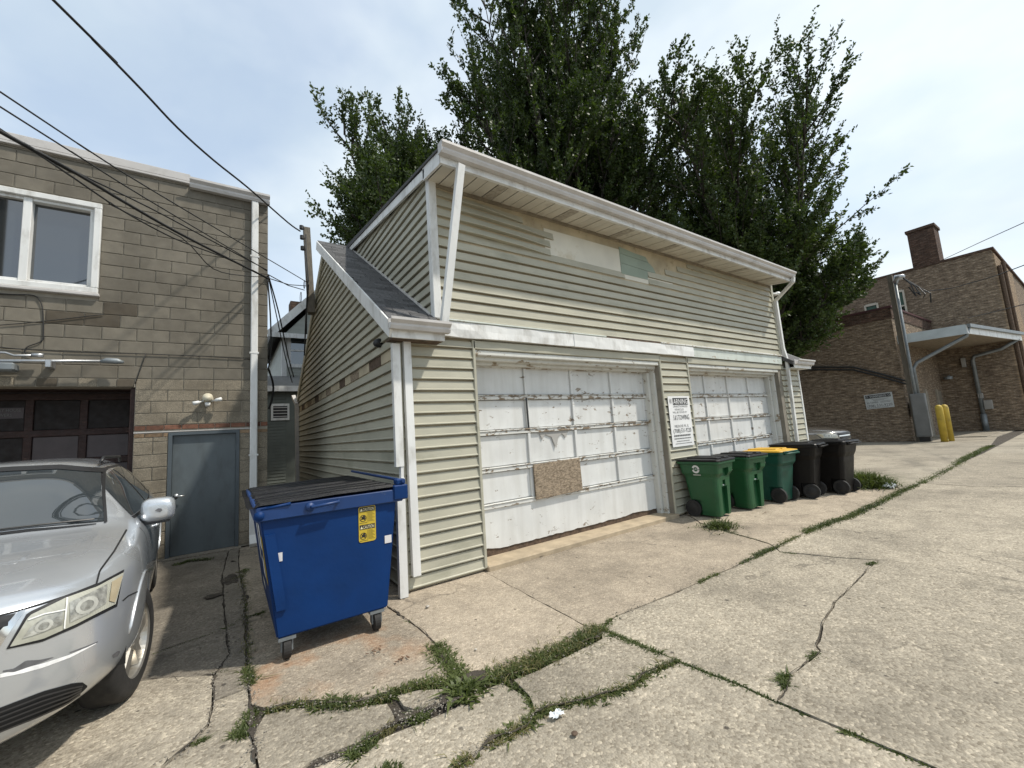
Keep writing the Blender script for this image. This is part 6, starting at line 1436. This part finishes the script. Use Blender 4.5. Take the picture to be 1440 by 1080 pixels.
# ------------------------------------------------------------------ weeds in the joints
def blades(P, H, Wd, lean, rg, mat_sel=None):
    n = len(P); az = rg.uniform(0, 2*np.pi, n); l_ = np.abs(rg.normal(0, lean, n)); h = H*rg.uniform(.5, 1.3, n)
    dx = np.stack([np.cos(az), np.sin(az)], 1); w = Wd*rg.uniform(.6, 1.4, n); px_ = np.stack([-np.sin(az), np.cos(az)], 1)
    b0 = np.concatenate([P + px_*w[:, None], np.full((n, 1), -.035)], 1); b1 = np.concatenate([P - px_*w[:, None], np.full((n, 1), -.035)], 1)
    m0 = np.concatenate([P + dx*(l_*h*.35)[:, None] + px_*(w*.9)[:, None], (h*.55)[:, None]-.02], 1); m1 = np.concatenate([P + dx*(l_*h*.35)[:, None] - px_*(w*.9)[:, None], (h*.55)[:, None]-.02], 1)
    t_ = np.concatenate([P + dx*(l_*h)[:, None], (h*(1-.25*np.minimum(l_, 1.5)))[:, None]-.02], 1)
    V = np.stack([b0, b1, m1, m0, t_], 1).reshape(-1, 3); k = np.arange(n)[:, None]*5
    F = np.concatenate([k+np.array([[0, 1, 2]]), k+np.array([[0, 2, 3]]), k+np.array([[3, 2, 4]])], 0)
    return V, F
def strip(pxs, width, dens, rg, jit=1.0, clump=.55):
    pts = [np.array(gp(u, v).xy) for u, v in pxs]; out = []
    for a, c in zip(pts, pts[1:]):
        ln = np.linalg.norm(c-a); n = int(ln*dens); t_ = rg.uniform(0, 1, n)[:, None]; nn = np.array([-(c-a)[1], (c-a)[0]])/max(ln, 1e-6)
        q = a + (c-a)*t_ + nn*rg.normal(0, width*.38, (n, 1)); out.append(q)
    q = np.concatenate(out); m_ = np.array([mnoise.noise((x*3.2, y*3.2, 4)) for x, y in q]); return q[m_ > (-.5+clump-.45)*1.0]
rg = np.random.default_rng(5)
G1, G2 = [], []
def lush(pxs, w, dens, h, c=.5): G1.append(blades(strip(pxs, w*.66, dens*.85, rg, clump=c+.22), h*.56, .0042, 1.15, rg))
def dry(pxs, w, dens, h, c=.7): G2.append(blades(strip(pxs, w, dens*.8, rg, clump=c), h*.65, .003, 1.2, rg))
lush(Ljt[13:18], .16, 2600, .07, .2); lush(Ljt[17:19] + [(640, 958)], .22, 3000, .065, .2); dry(Ljt[13:18], .17, 900, .075)
lush([(612, 906), (628, 930), (650, 955)], .15, 2600, .07, .2); lush([(575, 872), (612, 904)], .07, 900, .05, .6)
lush(Ljt[18:22], .11, 1900, .06, .45); lush([(503, 987), (457, 988)], .12, 2600, .06, .1); lush(Ljt[22:25], .06, 800, .045, .7)
lush([(580, 1000), (595, 1012)], .10, 2600, .06, .2); dry([(558, 1014), (527, 1038)], .06, 700, .05); lush([(527, 1036), (505, 1052), (490, 1066)], .09, 2200, .06, .2); lush([(540, 1072), (560, 1085)], .07, 1500, .05, .3)
lush([(844, 883), (865, 893), (905, 909), (930, 919)], .06, 2200, .05, .2); lush([(930, 919), (952, 928), (1040, 961)], .035, 1300, .035, .5); lush([(1040, 961), (1132, 1002), (1215, 1036), (1311, 1077)], .028, 1100, .03, .55); lush([(1180, 1022), (1215, 1036)], .05, 1500, .04, .3)
lush(CB[:6], .055, 2000, .045, .25); lush(CB[5:8], .08, 2300, .05, .2); dry(CB[7:], .05, 1500, .045, .4); lush(CB[7:], .05, 900, .04, .5)
lush([(711, 957), (740, 975), (752, 1003)], .05, 700, .04, .6)
lush(Ljt[9:14], .06, 1000, .045, .75); lush([(865, 866), (940, 836)], .07, 1100, .05, .65); lush([(1060, 780), (1090, 769), (1130, 748)], .08, 1500, .05, .35); lush(Ljt[5:9], .14, 1700, .075, .1); lush(Ljt[3:6], .16, 1100, .07, .2); lush(Ljt[0:4], .22, 500, .08, .3)
lush([(1098, 775), (1120, 778)], .04, 800, .035, .4); lush([(1222, 793), (1230, 790)], .05, 2500, .05, 0)
lush([(1111, 948), (1098, 950), (1104, 966)], .05, 2300, .05, .1); lush([(1138, 925), (1152, 917)], .05, 2200, .04, .1); lush([(1034, 750), (1082, 763)], .04, 900, .04, .5)
lush([(336, 803), (342, 827), (346, 884)], .05, 900, .05, .6); lush([(330, 815), (345, 800)], .12, 1600, .06, .3); lush([(346, 884), (346, 933), (350, 966)], .05, 900, .045, .5); lush([(345, 940), (352, 960)], .07, 2600, .07, 0); lush([(352, 1000), (340, 1035), (330, 1028)], .07, 2200, .055, .2); lush([(275, 1044), (290, 1036)], .04, 2200, .045, .1)
lush([(318, 884), (340, 870), (373, 860)], .06, 1500, .05, .3); lush([(215, 920), (261, 903), (314, 886)], .04, 1000, .04, .4); lush([(245, 795), (268, 788), (300, 786)], .12, 900, .08, .4); lush([(300, 955), (318, 940)], .05, 1500, .05, .3)
lush([(1000, 738), (1034, 750)], .09, 900, .05, .4)
def rosettes(pxs, w, n):
    P = strip(pxs, w, 200, rg, clump=.4)
    if len(P) == 0: return
    P = P[rg.choice(len(P), min(n, len(P)), replace=False)]; P = np.repeat(P, 9, 0) + rg.normal(0, .008, (len(P)*9, 2)); G1.append(blades(P, .026, .008, 1.5, rg))
for q_, w_, n_ in ((Ljt[13:19], .18, 40), ([(612, 906), (650, 955)], .14, 22), (Ljt[18:24], .1, 26), (CB[:8], .07, 30), (CB[7:], .06, 14), (Ljt[5:10], .14, 26), (SA[:5], .08, 16), ([(318, 884), (373, 860)], .08, 8)): rosettes(q_, w_, n_)
for q_, w_, d_ in ((Ljt[13:18], .16, 260), (Ljt[18:25], .1, 300), (CB, .06, 300), (SA[:5], .06, 250), (Ljt[5:10], .12, 160)): dry(q_, w_, d_, .06, .5)
def joinb(L_, name, mat):
    V, F, o = [], [], 0
    for v, f in L_: V.append(v); F.append(f+o); o += len(v)
    ob = np_mesh(name, np.concatenate(V), np.concatenate(F), mat, None, 'stuff'); return ob
tag(joinb(G1, 'joint_weeds', m_grass), 'low green weeds growing in the pavement cracks and joints', 'weeds'); tag(joinb(G2, 'dry_weeds', m_grassy), 'yellowing weeds among the green ones in the joints', 'weeds')
gv, gf, o_ = [], [], 0
oc_v = np.array([[1, 0, 0], [-1, 0, 0], [0, 1, 0], [0, -1, 0], [0, 0, 1], [0, 0, -1]], float); oc_f = np.array([[0, 2, 4], [2, 1, 4], [1, 3, 4], [3, 0, 4], [2, 0, 5], [1, 2, 5], [3, 1, 5], [0, 3, 5]])
for q_, w_, d_ in ((Ljt[13:19], .2, 330), ([(560, 1012), (590, 1000), (640, 980), (665, 968)], .10, 1500), (SA, .08, 330), (SB[1:], .07, 330), (CB[6:], .07, 260), ([(437, 1077), (495, 1053), (558, 1014)], .05, 400), (Ljt[5:13], .1, 110), ([(690, 800), (800, 772), (920, 728)], .06, 90), (Ljt[18:25], .09, 260)):
    for x, y in strip(q_, w_, d_*.6, rg, clump=-.5):
        r_ = .0035 + .007*rg.random()**3; v_ = oc_v*r_*rg.uniform(.6, 1.3, (6, 1))*np.array([1, 1, .65]); gv.append(v_ + np.array([x, y, r_*.5 - (.012 if rg.random() < .3 else 0)])); gf.append(oc_f+o_); o_ += 6
tag(np_mesh('loose_gravel', np.concatenate(gv), np.concatenate(gf), M('gravel_chip', (.20, .18, .15), .9, .45, 60), None, 'stuff'), 'loose pale gravel chips lying along the pavement joints', 'gravel')
def clump(label, u, v, r, n, h, seed, mat=m_grass, w=.006):
    rg2 = np.random.default_rng(seed); c = np.array(gp(u, v).xy); q = c + rg2.normal(0, r*.45, (n, 2)); V, F = blades(q, h, w, 1.1, rg2)
    d = np.linalg.norm(q-c, axis=1); sc_ = np.repeat(np.clip(1.25-d/r*.7, .35, 1.2), 5); V[:, 2] = np.maximum(V[:, 2]*sc_, -.03)
    t = thing('weed_clump', label, 'plant', (c[0], c[1], 0)); V[:, :2] -= c; np_mesh('foliage', V, F, mat, t); return t
clump('grassy weed clump in front of the green bins', 1012, 741, .24, 420, .13, 1, m_grass); clump('large bright green weed clump beside the last brown bin', 1216, 683, .46, 2200, .30, 2, m_grass, .008)
clump('broad leafed weed in the bare soil patch between slabs', 655, 972, .12, 260, .06, 3, m_grass, .012)
# dirt washed over the slab edges and into small cracks
def ribbon(bm, pxs, w, z=.0045, rag=.6):
    P = densify([Vector(gp(u, v).xy) for u, v in pxs] , .03)[:-1]; L_, R2 = [], []
    n_end = max(2, len(P)); P = P[:max(i for i in range(len(P)) if (P[i]-Vector(gp(*pxs[-1]).xy)).length < .09 or i == 1)+1]
    for k, p in enumerate(P):
        t_ = (P[min(k+1, len(P)-1)]-P[max(k-1, 0)]); t_ = t_.normalized() if t_.length > 1e-6 else Vector((1, 0)); nn = Vector((-t_.y, t_.x))
        j_ = .012*mnoise.noise((p.x*7, p.y*7, 2))+.006*mnoise.noise((p.x*31, p.y*31, 2)); e_ = 1 if 0 < k < len(P)-1 else .15
        g_ = .55+1.3*mnoise.noise((p.x*3.1, p.y*3.1, 8)); a_ = w*e_*g_*(.22+1.1*mnoise.noise((p.x*17, p.y*17, 5))); c_ = w*e_*g_*(.22+1.1*mnoise.noise((p.x*17, p.y*17, 11)))
        L_.append(bm.verts.new((*(p+nn*(j_+max(.0015, a_))), z))); R2.append(bm.verts.new((*(p+nn*(j_-max(.0015, c_))), z)))
    for k in range(len(P)-1): bm.faces.new((R2[k], R2[k+1], L_[k+1], L_[k]))
def dirt_blob(bm, u, v, rx, ry, z=.005, seed=0):
    c = gp(u, v); vs = []
    for k in range(40):
        a_ = 2*math.pi*k/40; r_ = 1+.45*mnoise.noise((math.cos(a_)*1.6+seed, math.sin(a_)*1.6, seed*3.1))+.18*mnoise.noise((math.cos(a_)*6, math.sin(a_)*6, seed))
        vs.append(bm.verts.new((c.x+rx*r_*math.cos(a_), c.y+ry*r_*math.sin(a_), z)))
    bm.faces.new(vs)
b = bmesh.new()
for pts, w in (([(846, 890), (798, 916), (742, 940), (705, 952)], .05), ([(540, 1022), (585, 1000), (640, 985), (668, 965)], .10), ([(437, 1077), (495, 1051), (545, 1022)], .05), ([(312, 812), (318, 884), (322, 921), (301, 950)], .035),
    ([(301, 950), (299, 986), (293, 1019), (265, 1047), (228, 1078)], .03), ([(336, 803), (342, 827), (346, 884), (346, 933), (350, 966), (354, 1031), (360, 1072)], .04), ([(210, 921), (261, 903), (314, 887)], .022), ([(208, 956), (244, 951), (250, 958), (276, 948), (301, 950)], .014),
    ([(261, 818), (285, 812), (312, 812)], .016), ([(225, 800), (260, 790), (300, 786), (330, 790)], .05), ([(245, 838), (280, 826), (315, 832)], .012), ([(546, 853), (589, 882), (612, 904), (628, 933)], .03), ([(684, 800), (760, 783), (850, 752), (925, 727)], .035),
    ([(1227, 792), (1202, 819), (1173, 848), (1159, 873), (1148, 907), (1155, 915), (1140, 927), (1111, 948), (1107, 969), (1094, 985)], .012), ([(1155, 915), (1185, 922), (1210, 935)], .006), ([(1098, 775), (1180, 783), (1257, 788), (1340, 802), (1423, 815)], .012), ([(1234, 716), (1291, 718), (1365, 725), (1440, 731)], .018),
    ([(640, 820), (690, 830), (720, 826)], .004), ([(371, 999), (410, 989), (457, 988), (503, 987), (550, 975)], .035), ([(952, 927), (906, 947), (889, 963), (861, 972), (822, 983), (780, 991), (752, 1003), (739, 1022), (694, 1038), (642, 1077)], .022)):
    ribbon(b, pts, w)
for k, (u, v, rx, ry) in enumerate(((325, 815, .10, .22), (300, 838, .10, .07), (640, 978, .10, .055), (1000, 738, .16, .05), (660, 958, .14, .07))): dirt_blob(b, u, v, rx, ry, .0052+.0003*k, k)
bmesh.ops.recalc_face_normals(b, faces=b.faces[:])
for f_ in b.faces:
    if f_.normal.z < 0: f_.normal_flip()
tag(part('crack_dirt', b, m_soil, None, kind='stuff'), 'dark dirt filling cracks and lying over slab edges', 'dirt')
# litter, stones
def pebble(label, u, v, r, mat, name='stone', flat=.6, seed=0):
    rr = random.Random(seed); c = gp(u, v); b = bmesh.new(); bmesh.ops.create_icosphere(b, subdivisions=2, radius=r)
    for p in b.verts: p.co *= 1+.35*mnoise.noise(p.co*18+Vector((seed, 0, 0))); p.co.z *= flat
    bmesh.ops.translate(b, vec=(c.x, c.y, r*flat*.8), verts=b.verts[:]); tag(part(name, b, mat, None), label, 'stone' if name == 'stone' else 'litter')
m_stone = M('pale_stone', (.42, .39, .34), .9, .2, 30, .5, 80); m_paper = M('crumpled_plastic', (.66, .68, .70), .45, .1, 20, .5, 60)
pebble('pale stone on the apron near the leaning downspout', 601, 854, .018, m_stone, seed=3); pebble('white stone chip on the first apron slab', 669, 914, .010, m_stone, seed=5)
def scrap(label, u, v, r, seed):
    c = gp(u, v); rr = random.Random(seed); b = bmesh.new(); n = 9; V = []
    for i in range(n):
        V.append([b.verts.new((c.x+(i/(n-1)-.5)*2*r*(.6+.6*rr.random()), c.y+(j/(n-1)-.5)*1.1*r*(.5+.7*rr.random()), .008+.05*r/.08*rr.random()*(1-abs(i/(n-1)-.5)))) for j in range(n)])
    for i in range(n-1):
        for j in range(n-1): b.faces.new((V[i][j], V[i+1][j], V[i+1][j+1], V[i][j+1]))
    tag(part('litter_scrap', b, m_paper, None), label, 'litter')
scrap('torn white plastic scrap lying beside the weedy crack', 783, 1008, .042, 1); scrap('crumpled white bag beside the large weed clump', 1253, 686, .17, 2)
pebble('dark clod of dirt on the near pavement slab', 808, 1033, .018, m_rotw, 'clod', .5, 8)
for k, (u, v, r) in enumerate(((525, 918, .05), (566, 928, .028), (1000, 700, .02), (1078, 722, .06))):
    c = gp(u, v); b = bmesh.new(); rr = random.Random(k)
    for j in range(14):
        a = rr.uniform(0, 6.28); q = Vector((c.x+rr.uniform(-r, r)*1.6, c.y+rr.uniform(-r, r)*.7, .006+rr.uniform(0, .006))); d = Vector((math.cos(a), math.sin(a), rr.uniform(-.1, .2)))*.022; s_ = Vector((-math.sin(a), math.cos(a), .1))*.008
        quad(b, q, q+d*.5+s_, q+d, q+d*.5-s_)
    tag(part('dead_leaves', b, M('dead_leaf', (.10, .05, .025), .9, .4, 40)), ('dry brown leaf litter in front of the dumpster', 'reddish leaf scrap right of the dumpster leaf litter', 'few dry leaves beside the green bins', 'brown leaf litter between the second green bin and the yellow lidded bin')[k], 'leaves')
